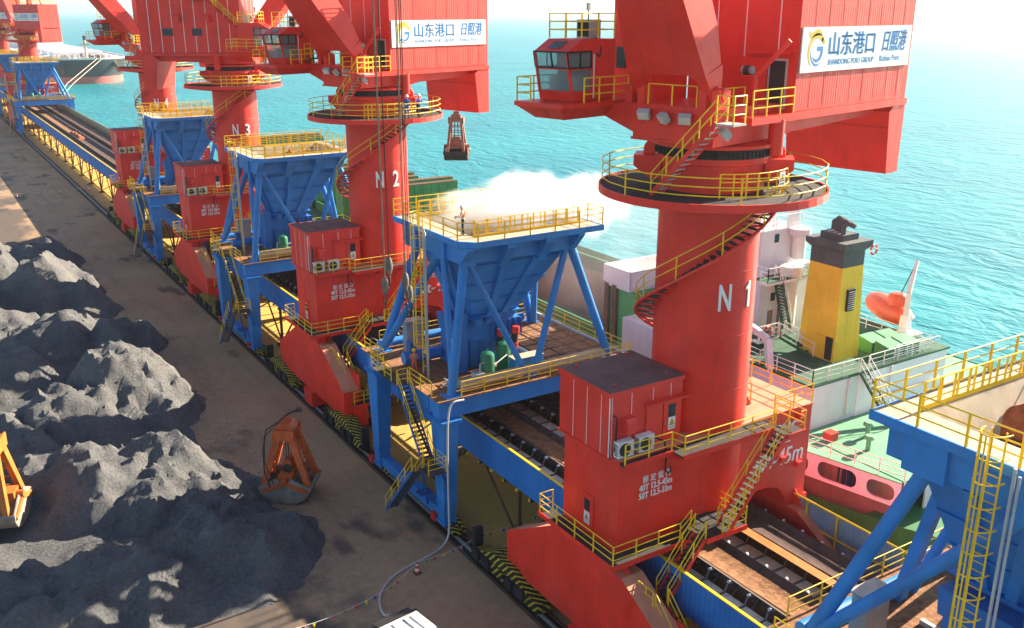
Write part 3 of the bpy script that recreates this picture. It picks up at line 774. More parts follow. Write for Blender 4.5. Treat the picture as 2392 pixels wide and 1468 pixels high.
    for k, (y, z) in enumerate(((1.4, 27.5), (0.3, 27.4), (-0.9, 27.45), (-3.0, 27.0))):
        fl = MB(); M = Matrix.Translation((-3.6, y, z)) @ Matrix.Rotation(rad((20, -25, 30, -35)[k]), 4, 'Z') @ Matrix.Rotation(rad(-35), 4, 'Y')
        fl.box(-0.12, 0.12, -0.28, 0.28, -0.22, 0.22, 0, M); fl.box(-0.135, -0.12, -0.25, 0.25, -0.19, 0.19, 1, M)
        for j in range(5): fl.box(0.12, 0.2, -0.25 + j * 0.11, -0.2 + j * 0.11, -0.2, 0.2, 0, M)
        fl.bar((-3.55, y, z - 0.1), (-3.3, y, z - 0.3), 0.06, 0.06)
        add(fl, 'floodlight', ['galv', 'lamp_face'], 'up')
    # machinery house (local x from its front wall)
    mb = MB()
    mb.box(0, 11.15, -3.0, 3.0, 27.55, 33.5, 0, top=2)
    mb.box(11.150, 11.156, -3.0, 3.0, 27.6, 33.4, 1); mb.box(-0.006, 0.0, -3.0, 3.0, 27.6, 33.4, 1)
    mb.box(0.02, 11.13, 3.0, 3.006, 27.58, 33.4, 1)
    for k in range(1, 9): mb.box(k * 1.25 - 0.03, k * 1.25 + 0.03, 3.006, 3.02, 27.6, 33.4, 3)
    for k in range(1, 9): mb.box(k * 1.25, k * 1.25 + 0.015, -3.008, -3.0, 27.6, 33.4, 1)
    for y in (-0.2, 1.4, -2.0): mb.box(-0.02, -0.006, y, y + 0.05, 29.95 if y < 0 else 27.6, 33.4, 3)
    mb.box(-0.05, 11.2, -3.05, 3.05, 33.5, 33.62, 1, top=2)
    mb.box(0.02, 11.13, -3.012, -3.0, 27.56, 27.68, 1)
    mh = add(mb, 'machinery_house', ['red_ribbed', 'red', 'roof_grey', 'white'], 'house')
    for x in (4.2, 7.4):
        mb = MB(); mb.box(x, x + 1.25, 3.0, 3.05, 29.3, 30.2, 0); mb.box(x + 0.08, x + 1.17, 3.05, 3.06, 29.38, 30.12, 1); mb.build('window', ['red', 'dark_glass'], mh)
        mb = MB(); mb.prism([(3.0, 30.8), (3.5, 30.8), (3.5, 31.3), (3.35, 31.6), (3.0, 31.65)], x - 0.9, x - 0.2, 'x'); mb.build('vent_hood', 'red', mh)
    mb = MB(); mb.box(-0.05, -0.006, -2.55, -1.55, 27.65, 29.9, 0); mb.box(-0.062, -0.05, -2.45, -1.65, 27.75, 29.8, 1); mb.box(-0.09, -0.006, -1.5, -0.6, 27.65, 29.9, 2); mb.box(-0.2, 0, -2.75, -0.4, 30.1, 30.2, 2)
    mb.build('door', ['galv', 'black', 'red'], mh)
    # sign board
    mb = MB(); SL, SH = 10.7, 2.0
    mb.box(0.15, 0.15 + SL, -3.08, -3.012, 29.28, 29.28 + SH, 0)
    S = lambda u, v: frame((0.15 + u * SL, -3.086, 29.28 + (1 - v) * SH), (1, 0, 0), (0, 0, 1))
    for dx in (-0.003, 0, 0.003): put_text(mb, '山东港口', 1.15, S(0.225 + dx, 0.60 + dx), 1, fit=0.41 * SL, ext=0.004 + abs(dx))
    for dx in (-0.003, 0, 0.003): put_text(mb, '日照港', 1.10, S(0.715 + dx, 0.57 + dx), 1, fit=0.24 * SL, shear=0.22, ext=0.004 + abs(dx))
    put_text(mb, 'SHANDONG PORT GROUP', 0.36, S(0.225, 0.855), 1, fit=0.415 * SL, ext=0.004)
    put_text(mb, 'Rizhao Port', 0.40, S(0.70, 0.855), 1, fit=0.20 * SL, ext=0.004)
    Ml = S(0.115, 0.53)
    def arc(cx, cy, r, a0, a1, w0, wm, w1, mt, n=20, z=0.0, sx=1.0):
        vo, vi = [], []
        for i in range(n + 1):
            u = i / n; a = rad(a0 + (a1 - a0) * u)
            wd = (w0 * (1 - u) ** 2 + 2 * wm * u * (1 - u) + w1 * u * u)
            vo.append(Ml @ Vector((cx + sx * r * math.cos(a), cy + r * math.sin(a), z)))
            vi.append(Ml @ Vector((cx + sx * (r - wd) * math.cos(a), cy + (r - wd) * math.sin(a), z)))
        k = n + 1
        mb.add(vo + vi, [(i, i + 1, k + i + 1, k + i) for i in range(n)], mt)
    arc(0.05, 0.0, 0.80, 40, 245, 0.20, 0.34, 0.01, 2, sx=0.95)
    arc(0.12, -0.05, 0.62, 168, 318, 0.01, 0.17, 0.01, 1, sx=0.95)
    arc(0.14, 0.0, 0.50, 205, 360, 0.01, 0.22, 0.18, 1, sx=0.95)
    poly = lambda pts, mt: mb.add([Ml @ Vector((a, b_, 0.0)) for a, b_ in pts], [tuple(range(len(pts)))], mt)
    poly([(0.08, 0.20), (0.62, 0.20), (0.615, -0.0), (0.10, -0.0)], 1)
    poly([(0.50, 0.66), (0.66, 0.50), (0.78, 0.42), (0.74, 0.28), (0.55, 0.34), (0.40, 0.48)], 2)
    poly([(-0.72, 0.98), (-0.60, 0.80), (-0.30, 0.86), (-0.05, 0.98), (0.30, 0.92), (0.52, 0.66), (0.20, 0.70), (-0.20, 0.66), (-0.50, 0.55), (-0.68, 0.66)], 2)
    mb.build('sign_board', ['sign_white', 'logo_blue', 'logo_gold'], mh)
    mb = MB()
    mb.prism([(-3.5, 27.2), (11.2, 27.2), (11.2, 27.53), (-3.5, 27.53)], -3.12, -2.3, 'y', 0)
    mb.box(-3.5, 0, -2.3, -1.3, 27.42, 27.53, 0); mb.box(-0.3, 11.2, 2.3, 3.12, 27.2, 27.53, 0); mb.box(0, 11.2, -2.3, 2.3, 27.42, 27.53, 0)
    add(mb, 'base_frame', 'red', 'house')
    mb = MB()
    mb.prism([(9.9, 23.6), (11.2, 23.6), (11.2, 27.19), (9.9, 27.19), (9.5, 26.9)][:5], -3.05, 3.05, 'y', 0)
    mb.box(9.88, 9.9, -3.0, 3.0, 23.65, 23.75, 0)
    add(mb, 'counterweight', 'red', 'house')
    rl3 = MB()
    rl3.rail([(-0.1, -3.05, 27.53), (-3.4, -3.05, 27.53)], h=1.15, sp=1.1)
    rl3.rail([(-3.4, -1.4, 27.53), (-1.6, -1.4, 27.53)], h=1.15, sp=0.9)
    rf = MB(); rf.rail([(-0.3, 3.06, 33.62), (11.1, 3.0, 33.62), (11.1, -3.0, 33.62), (0, -3.0, 33.62)], h=1.1, sp=1.5); add(rf, 'railing', 'yellow', 'house')
    tb3, sb3 = MB(), MB()
    stairs((3.6, 3.55, 33.2), (-1.6, 3.55, 28.4), 0.75, (0, 1, 0), tb3, sb3, rl3)
    rl3.rail([(-1.6, 3.95, 28.4), (-2.8, 3.95, 28.4), (-2.8, 3.2, 28.4)], h=1.1, sp=0.9)
    tb3.box(-2.8, -1.6, 3.12, 4.0, 28.32, 28.4); tb3.box(3.6, 5.2, 3.05, 4.0, 33.1, 33.2)
    tb3.add(sb3.v, sb3.f, 1); add(tb3, 'roof_stair', ['tread', 'red'], 'house'); add(rl3, 'railing', 'yellow', 'house')
    mb = MB()   # davit winch on the front platform
    mb.tube([(-1.6, -1.9, 27.53), (-1.6, -1.9, 29.2)], 0.13, 8, 0)
    mb.bar((-1.6, -1.9, 29.15), (-1.25, -3.3, 30.75), 0.12, 0.2, 0)
    mb.bar((-1.6, -1.9, 28.4), (-1.3, -1.4, 27.55), 0.06, 0.06, 0); mb.bar((-1.6, -1.9, 28.4), (-2.0, -2.5, 27.55), 0.06, 0.06, 0)
    mb.box(-1.9, -1.3, -2.0, -1.3, 29.15, 29.22, 0)
    mb.tube([(-1.6, -1.75, 29.42), (-1.6, -1.2, 29.42)], 0.2, 10, 1); mb.tube([(-1.6, -1.62, 29.42), (-1.6, -1.35, 29.42)], 0.23, 10, 2)
    add(mb, 'davit_winch', ['red', 'steel', 'dark_steel'], 'house')
    tb4, sb4, rl4 = MB(), MB(), rl2
    stairs((-3.85, -3.0, 27.5), (-3.85, 0.3, 24.05), 0.8, (1, 0, 0), tb4, sb4, rl4)
    sb4.bar((-3.4, -2.2, 26.6), (-3.6, -0.5, 24.9), 0.09, 0.12); tb4.box(-4.3, -3.35, -3.9, -3.0, 27.42, 27.5)
    rl4.rail([(-4.25, -3.0, 27.5), (-4.25, -3.85, 27.5), (-3.4, -3.85, 27.5)], h=1.15, sp=0.8)
    tb4.add(sb4.v, sb4.f, 1); add(tb4, 'stair', ['galv', 'red'], 'up')
    # cab
    mb = MB()
    mb.prism([(3.4, 27.78), (6.5, 27.78), (6.5, 27.98), (3.4, 27.98)], -6.9, -1.2, 'x', 0)
    lo = [(-6.0, 4.1, 27.2), (-3.2, 4.1, 27.2), (-3.2, 6.0, 27.2), (-6.0, 6.0, 27.2)]
    hi = [(-6.85, 3.45, 27.78), (-1.4, 3.45, 27.78), (-1.4, 6.45, 27.78), (-6.85, 6.45, 27.78)]
    mb.add(lo + hi, [(3, 2, 1, 0), (4, 5, 6, 7), (0, 1, 5, 4), (1, 2, 6, 5), (2, 3, 7, 6), (3, 0, 4, 7)], 0)
    mb.prism([(2.2, 26.6), (2.2, 27.95), (4.3, 27.76), (4.3, 27.3)], -3.28, -1.3, 'x', 0)
    add(mb, 'cab_platform', 'red', 'up')
    F = [(-5.55, 28.0), (-5.98, 30.2), (-5.0, 30.75), (-2.7, 30.75), (-2.7, 28.0)]
    y0, y1 = 4.0, 6.15
    mb = MB()
    # frame members of the cab: sides, roof, posts
    mb.prism([(-5.98, 30.2), (-5.0, 30.75), (-2.7, 30.75), (-2.7, 30.2)], y0, y1, 'y', 0)
    mb.prism([(-5.55, 28.0), (-5.65, 28.45), (-2.7, 28.45), (-2.7, 28.0)], y0, y1, 'y', 0)
    mb.box(-4.35, -2.7, y0, y0 + 0.06, 28.45, 30.2, 0); mb.box(-4.35, -2.7, y1 - 0.06, y1, 28.45, 30.2, 0); mb.box(-2.76, -2.7, y0 + 0.06, y1 - 0.06, 28.45, 30.2, 0)
    for y in (y0 + 0.05, y1 - 0.05, ): mb.bar((-5.60, y, 28.4), (-5.95, y, 30.22), 0.1, 0.12, 0)
    for y in (y0 + 0.04, y1 - 0.04): mb.bar((-5.8, y, 29.46), (-4.3, y, 29.46), 0.08, 0.1, 0)
    mb.bar((-5.8, y0, 29.46), (-5.8, y1, 29.46), 0.08, 0.1, 0)
    mb.box(-4.9, -4.3, y0 + 0.7, y1 - 0.6, 30.66, 30.70, 0)
    cab = add(mb, 'cab', ['red'], 'up')
    gl = MB()
    def pane(a, b_, c, d_): gl.add([a, b_, c, d_], [(0, 1, 2, 3)], 0)
    fx = lambda z: -5.55 - 0.43 * (z - 28.0) / 2.2
    for za, zb in ((28.45, 29.42), (29.5, 30.2)):
        pane((fx(za) + .02, y0, za), (fx(za) + .02, y1, za), (fx(zb) + .02, y1, zb), (fx(zb) + .02, y0, zb))
        for y in (y0 + 0.02, y1 - 0.02): pane((fx(za), y, za), (-4.35, y, za), (-4.35, y, zb), (fx(zb), y, zb))
    gl.build('glazing', 'glass', cab)
    fr = MB()
    for za, zb in ((29.5, 30.2),):
        for y in (y0, y0 + 1.05, y1): fr.bar((fx(za) - .0, y, za), (fx(zb) - .0, y, zb), 0.07, 0.06)
        for z in (za, zb): fr.bar((fx(z), y0, z), (fx(z), y1, z), 0.06, 0.07)
        for y in (y0 - .005, y1 + .005):
            for z in (za, zb): fr.bar((fx(z), y, z), (-4.35, y, z), 0.05, 0.07)
            for x in (-5.1, -4.38): fr.bar((x, y, za), (x, y, zb), 0.05, 0.06, up=(1, 0, 0))
    fr.build('window_frame', 'black', cab)
    mb = MB(); mb.add([(-5.75, 4.7, 30.36), (-5.75, 5.5, 30.36), (-5.2, 5.5, 30.66), (-5.2, 4.7, 30.66)], [(0, 1, 2, 3)]); mb.build('roof_window', 'dark_glass', cab)
    mb = MB(); mb.box(-4.7, -4.1, 4.75, 5.35, 28.45, 29.0, 0); mb.box(-4.15, -4.0, 4.75, 5.35, 28.9, 29.75, 0); mb.box(-5.1, -4.2, 4.25, 4.6, 28.45, 29.1, 1); mb.box(-5.1, -4.2, 5.5, 5.85, 28.45, 29.1, 1); mb.build('operator_seat', ['black', 'galv'], cab)
    mb = MB(); mb.box(-3.9, -3.1, 4.6, 5.4, 30.76, 31.6, 0); mb.box(-3.95, -3.9, 4.7, 5.3, 30.85, 31.5, 1); mb.tube([(-4.2, 4.4, 30.8), (-4.2, 4.4, 32.1)], 0.03, 5, 1); mb.box(-4.28, -4.12, 4.33, 4.47, 32.0, 32.35, 0)
    mb.build('roof_unit', ['galv', 'black'], cab)
    mb = MB(); mb.tube([(-4.2, 3.97, 28.1), (-4.2, 3.97, 30.1)], 0.035, 5, 0); mb.tube([(-4.1, 3.95, 30.1), (-3.9, 3.9, 29.95), (-3.75, 3.95, 30.3), (-3.8, 4.3, 30.8)], 0.035, 5, 1); mb.build('cable', ['white', 'black'], cab)
    rl2.rail([(-5.0, 4.05, 30.78), (-2.75, 4.05, 30.78), (-2.75, 6.1, 30.78), (-5.0, 6.1, 30.78), (-5.0, 4.05, 30.78)], h=1.1, sp=0.9)
    rl2.rail([(-5.4, 3.45, 27.98), (-1.3, 3.45, 27.98)], h=1.1, sp=1.0); rl2.rail([(-6.8, 5.5, 27.98), (-6.8, 6.4, 27.98), (-1.4, 6.4, 27.98)], h=1.1, sp=1.1)
    add(rl2, 'railing', 'yellow', 'up')
    # boom (local: pivot at origin, z along the boom, -x = front)
    mb = MB(); secs = [(1.05, 2.15, -0.55, 0.75), (2.6, 1.98, -0.6, 1.15), (5, 1.75, -0.7, 1.2), (9, 1.45, -0.75, 1.15), (20, 1.2, -0.75, 1.0), (36, 0.8, -0.6, 0.7), (44, 0.5, -0.4, 0.4)]
    vs = []
    for s_, hw, xa, xb in secs: vs += [(xa, -hw, s_), (xa, hw, s_), (xb, hw * 0.96, s_), (xb, -hw * 0.96, s_)]
    fs = [(3, 2, 1, 0), tuple(4 * (len(secs) - 1) + i for i in range(4))]
    for k in range(len(secs) - 1):
        for i in range(4): fs.append((4 * k + i, 4 * k + (i + 1) % 4, 4 * k + 4 + (i + 1) % 4, 4 * k + 4 + i))
    mb.add(vs, fs)
    for q in (-1, 1):
        a = [(-0.30, q * 2.15, -0.1), (-0.30, q * 1.80, -0.1), (0.30, q * 1.80, -0.1), (0.30, q * 2.15, -0.1)]
        b_ = [(-0.55, q * 2.15, 1.05), (-0.55, q * 1.3, 1.05), (0.75, q * 1.3, 1.05), (0.75, q * 2.15, 1.05)]
        m_ = [(-0.45, q * 2.16, 0.6), (-0.45, q * 1.66, 0.6), (0.60, q * 1.66, 0.6), (0.60, q * 2.16, 0.6)]
        for s1, s2 in ((a, m_), (m_, b_)):
            mb.add(s1 + s2, [(0, 1, 2, 3), (4, 5, 6, 7)] + [(i, (i + 1) % 4, 4 + (i + 1) % 4, 4 + i) for i in range(4)])
        mb.tube([(0, q * 1.6, 0.05), (0, q * 2.3, 0.05)], 0.3, 12)
    mb.tube([(-0.2, -1.0, 43.6), (-0.2, 1.0, 43.6)], 0.6, 14)
    add(mb, 'boom', 'red', 'boom')
    # A-frame behind the boom
    mb = MB()
    for q in (-1.7, 1.7):
        mb.bar((0.6, q, 33.6), (2.2, q * 0.6, 46), 0.8, 0.9, w2=0.5, h2=0.6); mb.bar((6.5, q, 33.6), (2.4, q * 0.6, 46), 0.5, 0.5)
    mb.bar((2.3, -1.2, 46), (2.3, 1.2, 46), 0.7, 0.7)
    add(mb, 'a_frame', 'red', 'house')
    return root, P
def number_mesh(k, root):
    for ch in ('N', str(k)):
        mb = MB()
        if ch == '1':
            pl = [(0.22, 0), (0.40, 0), (0.40, 1.0), (0.26, 1.0), (0.22, 0.90), (0.06, 0.80), (0.06, 0.68), (0.22, 0.74)]
            vs = [Vector((a, b_, z_)) for z_ in (-0.02, 0.02) for a, b_ in pl]; n = len(pl)
            fs = [tuple(range(n, 2 * n)), tuple(range(n - 1, -1, -1))] + [(i, (i + 1) % n, n + (i + 1) % n, n + i) for i in range(n)]
        else: vs, fs = text_mb(ch, 1.0, ext=0.02, bold=0.02)
        x0 = min(v.x for v in vs); x1 = max(v.x for v in vs); y1 = max(v.y for v in vs)
        wd = 0.62 if ch == 'N' else (0.34 if ch == '1' else 0.58)
        ac = rad(-21 if ch == 'N' else 11)
        out = []
        for v in vs:
            u = ((v.x - x0) / (x1 - x0) - 0.5) * wd
            th = ac + u / 2.45
            r = 2.462 + (v.z + 0.02)
            out.append((r * math.sin(th), -r * math.cos(th), 18.45 + v.y / y1 * 1.28))
        mb.add(out, fs)
        mb.build('column_letter' if ch == 'N' else 'column_number', 'letter_white', root)
croot, CP = portal_crane()
grp = {o.name: g for o, g in CP}
CR = [  # y, azimuth of the rear, house shift, boom lean, label
    (33.2, 79, 1.75, 21.5, 'nearest red portal crane with N1 painted on its column'),
    (72.0, 73, -0.85, 37, 'red portal crane numbered N2, two workers in blue on its ring platform'),
    (111.0, 302, -2.2, 38, 'red portal crane numbered N3 showing the house wall with two dark windows'),
    (150.0, 75, -1.0, 40, 'red portal crane numbered N4 half hidden behind crane N3'),
    (309.0, 152, 0.2, 35, 'distant red portal crane numbered N5 beside the dark moored ship'),
    (388.0, 118, 0.2, 35, 'farthest red portal crane at the left edge beyond the others')]
def pose(o, g, az, sh, lean):
    th = rad(90 - az)
    if g == 'up': o.rotation_euler = (0, 0, th)
    elif g == 'house':
        o.rotation_euler = (0, 0, th); o.location = (sh * math.cos(th), sh * math.sin(th), 0)
    elif g == 'boom':
        M = Matrix.Rotation(th, 4, 'Z') @ Matrix.Translation((-2.9, 0.15, 28.55)) @ Matrix.Rotation(rad(-lean), 4, 'Y')
        o.location = M.to_translation(); o.rotation_euler = M.to_euler()
CRANES = []
base_kids = [(o, g, kids(o)) for o, g in CP]
for k, (y, az, sh, lean, lab) in enumerate(CR):
    if k == 0: r = croot
    else:
        r = croot.copy(); COL.objects.link(r)
    r.location = (32.2, y, 0)
    tag(r, lab, 'crane', 'red portal cranes along the quay')
    for o, g, sub in base_kids:
        if k == 0: c = o
        else:
            c = o.copy(); COL.objects.link(c); c.parent = r
            for s_ in sub:
                d = s_.copy(); COL.objects.link(d); d.parent = c
        pose(c, g, az, sh, lean)
    if k < 5: number_mesh(k + 1, r)
    if k == 0:
        mb = MB(); mb.box(-1.0, 1.72, 3.05, 5.6, 27.8, 33.5, 0); mb.box(-1.05, -1.0, 4.75, 5.35, 29.3, 30.3, 1); o = mb.build('annex', ['red', 'dark_glass'], r); pose(o, 'up', az, sh, lean)
    CRANES.append(r)

# ------------------------------------------------------------------ blue ore hoppers
def ore_hopper():
    root = thing('ore_hopper', '', 'hopper', (31.8, 53.0, 0))
    def add(mb, name, mats, parent=None, **k): return mb.build(name, mats, parent or root, **k)
    XL, XS, YN, YF = -6.5, 6.6, -4.9, 4.9
    for x in (XL, XS):
        for y in (YN, YF):
            mb = MB()
            q = -1 if y < 0 else 1
            mb.add([(x - 0.42, y - 0.40, 0.75), (x + 0.42, y - 0.40, 0.75), (x + 0.42, y + 0.40, 0.75), (x - 0.42, y + 0.40, 0.75),
                    (x - 0.55, y - 0.85, 7.75), (x + 0.55, y - 0.85, 7.75), (x + 0.55, y + 0.85, 7.75), (x - 0.55, y + 0.85, 7.75)],
                   [(3, 2, 1, 0), (4, 5, 6, 7), (0, 1, 5, 4), (1, 2, 6, 5), (2, 3, 7, 6), (3, 0, 4, 7)])
            mb.box(x - 0.72, x + 0.72, y - 1.0, y + 1.0, 7.75, 7.83); mb.box(x - 0.70, x + 0.70, y - 0.98, y + 0.98, 7.87, 7.95)
            mb.box(x - 0.5, x + 0.5, y - 0.55, y + 0.55, 1.9, 2.0)
            mb.box(x - 0.5, x + 0.5, y - 0.6, y + 0.6, 0.55, 0.75)
            for k in range(9):
                for yy in (y - 1.0, y + 0.94): mb.box(x - 0.66 + k * 0.155, x - 0.58 + k * 0.155, yy, yy + 0.06, 7.83, 7.87)
            add(mb, 'leg', 'blue')
    for x in (XL, XS):
        mb = MB(); mb.box(x - 0.3, x + 0.3, YN + 0.45, YF - 0.45, 0.62, 1.35); add(mb, 'sill_beam', 'blue')
        for y in (YN, YF):
            bo = MB()
            bo.prism([(y - 1.5, 0.30), (y + 1.5, 0.30), (y + 1.5, 0.55), (y + 0.5, 0.95), (y - 0.5, 0.95), (y - 1.5, 0.55)], x + 0.44, x + 0.62, 'x', 0)
            bo.prism([(y - 1.5, 0.30), (y + 1.5, 0.30), (y + 1.5, 0.55), (y + 0.5, 0.74), (y - 0.5, 0.74), (y - 1.5, 0.55)], x - 0.3, x + 0.3, 'x', 0)
            bo.box(x - 0.62, x - 0.35, y + 0.55, y + 1.15, 0.45, 0.95, 1)
            bg_ = add(bo, 'bogie', ['stripes', 'motor_red'])
            for wy in (y - 0.85, y + 0.85):
                wm = MB(); wm.lathe([(0.0, -0.1), (0.26, -0.1), (0.30, -0.06), (0.30, 0.06), (0.26, 0.1), (0.0, 0.1)], 12, M=Matrix.Translation((x, wy, 0.44)) @ Matrix.Rotation(rad(90), 4, 'Y'))
                wm.build('wheel', 'dark_steel', bg_)
    mb = MB()
    for y0, y1 in ((YN - 0.45, YN + 0.45), (YF - 0.45, YF + 0.45)): mb.box(XL - 0.6, XS + 0.6, y0, y1, 7.97, 9.14)
    for x in (XL, XS, -2.2, 2.2): mb.box(x - 0.4, x + 0.4, YN + 0.45, YF - 0.45, 8.0, 9.13)
    for k in range(5): mb.box(XL - 0.46, XL - 0.40, -3.6 + 1.8 * k, -3.5 + 1.8 * k, 8.05, 9.1)
    mb.box(XL - 0.72, XS + 0.7, YN - 0.62, YN - 0.47, 9.08, 9.14)
    add(mb, 'girder', 'blue')
    mb = MB()
    mb.box(XL - 0.75, XS + 1.1, YN - 0.65, YF + 1.3, 9.16, 9.22, 0)
    mb.box(XS - 2.2, XS + 1.0, YN + 0.6, YF + 1.1, 9.22, 9.25, 1)
    for k in range(7): mb.box(2.2, 7.5, -3.8 + 1.35 * k, -3.74 + 1.35 * k, 9.22, 9.28, 2)
    for k in range(4): mb.box(2.6 + 1.4 * k, 2.66 + 1.4 * k, -4.2, 5.6, 9.22, 9.276, 2)
    for x0, x1, y0, y1 in ((7.55, 7.75, -5.5, 6.2), (2.2, 7.55, 6.0, 6.2), (-1.6, 2.2, -2.6, -2.4), (-1.6, -1.4, -2.4, 3.2), (2.0, 2.2, -2.4, 3.2)): mb.box(x0, x1, y0, y1, 9.22, 9.42, 3)
    add(mb, 'deck', ['ore', 'ore', 'rust', 'galv'])
    # tube legs of the upper frame
    zt = 17.55
    tn = MB(); T = lambda a, b_, r=0.29: tn.tube([a, b_], r, 14)
    T((XL + 0.5, YN, 9.2), (-4.75, -4.55, zt)); T((XS - 0.25, YN, 9.2), (3.2, -4.45, zt))
    T((XL + 0.4, YF, 9.2), (-4.6, 1.8, zt)); T((XL + 0.45, YF + 0.1, 9.2), (-5.0, -1.9, zt), 0.25); T((XL + 0.9, YN + 0.5, 9.2), (-4.95, -2.3, zt), 0.22)
    T((XS - 0.25, YF, 9.2), (3.2, 2.9, zt)); T((XS - 0.3, YF - 0.4, 9.2), (3.3, -0.2, zt), 0.24)
    T((-0.25, YN + 0.1, 9.2), (-4.3, -4.4, zt - 0.3), 0.2); T((0.15, YN + 0.1, 9.2), (2.9, -4.4, zt), 0.22)
    T((0.15, YF - 0.1, 9.2), (2.8, 2.9, zt), 0.22)
    tn.bar((-0.8, 4.75, 9.2), (-0.8, 2.95, 17.5), 0.45, 0.45)
    add(tn, 'frame_tube', 'blue')
    mb = MB()
    for x, y in ((XL + 0.5, YN), (XS - 0.25, YN), (XL + 0.4, YF), (XS - 0.25, YF)):
        mb = MB(); mb.box(x - 0.55, x + 0.55, y - 0.5, y + 0.5, 9.22, 9.27); add(mb, 'foot_plate', 'blue')
    mb = MB()
    o4 = [(-5.05, -4.75), (3.5, -4.75), (3.5, 3.25), (-5.05, 3.25)]; i4 = [(-4.6, -4.25), (3.0, -4.25), (3.0, 2.8), (-4.6, 2.8)]
    vs = [(x, y, z) for z in (17.4, 18.6) for x, y in o4] + [(x, y, z) for z in (17.4, 18.6) for x, y in i4]
    fs = []
    for i in range(4):
        j = (i + 1) % 4
        fs += [(i, j, 4 + j, 4 + i), (8 + j, 8 + i, 12 + i, 12 + j), (4 + i, 4 + j, 12 + j, 12 + i), (j, i, 8 + i, 8 + j)]
    mb.add(vs, fs)
    mb.box(-5.25, -4.55, -2.9, -1.4, 17.3, 18.61); mb.box(-5.25, -4.55, 0.9, 2.5, 17.25, 18.61); mb.prism([(-5.10, 17.3), (-4.1, 17.3), (-4.4, 18.605), (-5.10, 18.605)], -4.95, -4.7, 'y')
    for x in (-2.2, 0.6):   # raking brackets carrying the walkway
        mb.prism([(-4.70, 16.9), (-4.70, 18.6), (-5.75, 18.62), (-5.75, 18.3)], x - 0.15, x + 0.45, 'x')
    for x in (-4.9, 3.2): mb.prism([(-4.70, 17.35), (-4.70, 18.6), (-5.7, 18.62), (-5.7, 18.45)], x - 0.25, x + 0.25, 'x')
    for y in (-3.9, -0.9, 2.2): mb.prism([(3.45, 17.5), (3.45, 18.6), (4.65, 18.62), (4.65, 18.45)], y - 0.1, y + 0.1, 'y')
    add(mb, 'top_frame', 'blue')
    # bin
    def loft(mb, a, za, b_, zb, mat=0):
        A = [(a[0], a[2], za), (a[1], a[2], za), (a[1], a[3], za), (a[0], a[3], za)]
        B = [(b_[0], b_[2], zb), (b_[1], b_[2], zb), (b_[1], b_[3], zb), (b_[0], b_[3], zb)]
        mb.add(A + B, [(i, (i + 1) % 4, 4 + (i + 1) % 4, 4 + i) for i in range(4)], mat)
    mb = MB()
    top, mid, low = (-4.45, 3.35, -4.2, 2.75), (-4.1, 3.0, -3.85, 2.45), (-2.6, 0.7, -1.75, 1.3)
    loft(mb, low, 12.9, mid, 17.0); loft(mb, mid, 17.0, top, 17.6); loft(mb, top, 17.6, (-4.5, 4.0, -4.5, 2.8), 18.85)
    def lerp4(u): return tuple(l + (h - l) * u for l, h in zip(low, mid))
    for u in (0.3, 0.62, 0.98):
        q = lerp4(u); z = 12.9 + 4.1 * u
        for p0, p1 in (((q[0], q[2]), (q[1], q[2])), ((q[1], q[2]), (q[1], q[3])), ((q[1], q[3]), (q[0], q[3])), ((q[0], q[3]), (q[0], q[2]))):
            mb.bar((p0[0], p0[1], z), (p1[0], p1[1], z), 0.26, 0.06)
    for v in (0.36, 0.7):
        mb.bar((low[0] + (low[1] - low[0]) * v, low[2] - 0.1, 12.95), (mid[0] + (mid[1] - mid[0]) * v, mid[2] - 0.1, 17.0), 0.42, 0.3, up=(0, -1, 0))
        mb.bar((low[0] - 0.1, low[2] + (low[3] - low[2]) * v, 12.95), (mid[0] - 0.1, mid[2] + (mid[3] - mid[2]) * v, 17.0), 0.42, 0.3, up=(-1, 0, 0))
    bin_ = add(mb, 'bin', 'blue')
    mb = MB()
    op = (-4.0, 3.7, -4.4, 2.7)
    loft(mb, op, 18.93, (-2.6, 2.1, -2.2, 1.1), 16.2); mb.build('bin_lining', 'beige', bin_)
    mb = MB()
    for k in range(9): mb.box(-3.3 + 0.66 * k, -3.26 + 0.66 * k, -3.1, 1.7, 17.3, 17.62)
    for k in range(7): mb.box(-3.3, 2.3, -2.8 + 0.7 * k, -2.76 + 0.7 * k, 17.34, 17.58)
    mb.build('grizzly', 'rust', bin_)
    om = MB(); vs = []; n = 17
    for i in range(n):
        for j in range(n):
            x = -2.6 + 4.9 * i / (n - 1); y = -2.6 + 4.8 * j / (n - 1)
            d = math.hypot((x - 0.5) / 2.2, (y - 1.6) / 2.8)
            vs.append((x, y, 16.3 + 2.4 * max(0, 1 - d) + 0.35 * noise.noise((x * 1.6, y * 1.6, 4.0))))
    om.add(vs, [(i * n + j, (i + 1) * n + j, (i + 1) * n + j + 1, i * n + j + 1) for i in range(n - 1) for j in range(n - 1)], 0, True)
    om.build('ore_load', 'ore_red', bin_)
    # walkway round the top
    X0, X1, Y0_, Y1_ = -5.45, 4.75, -5.9, 3.8
    mb = MB()
    ch = 0.9
    def ringpl(z0, z1, out, inn, mat):
        k = len(out); vs = [(x, y, z) for z in (z0, z1) for x, y in out] + [(x, y, z) for z in (z0, z1) for x, y in inn]
        fs = []
        for i in range(k):
            j = (i + 1) % k
            fs += [(i, j, k + j, k + i), (2 * k + j, 2 * k + i, 3 * k + i, 3 * k + j), (k + i, k + j, 3 * k + j, 3 * k + i), (j, i, 2 * k + i, 2 * k + j)]
        mb.add(vs, fs, mat)
    out = [(X0 + ch, Y0_), (X1, Y0_), (X1, Y1_), (X0, Y1_), (X0, Y0_ + ch)]
    inn = [(op[0], op[2]), (op[1], op[2]), (op[1], op[3]), (op[0], op[3]), (op[0], op[2] + 0.1)]
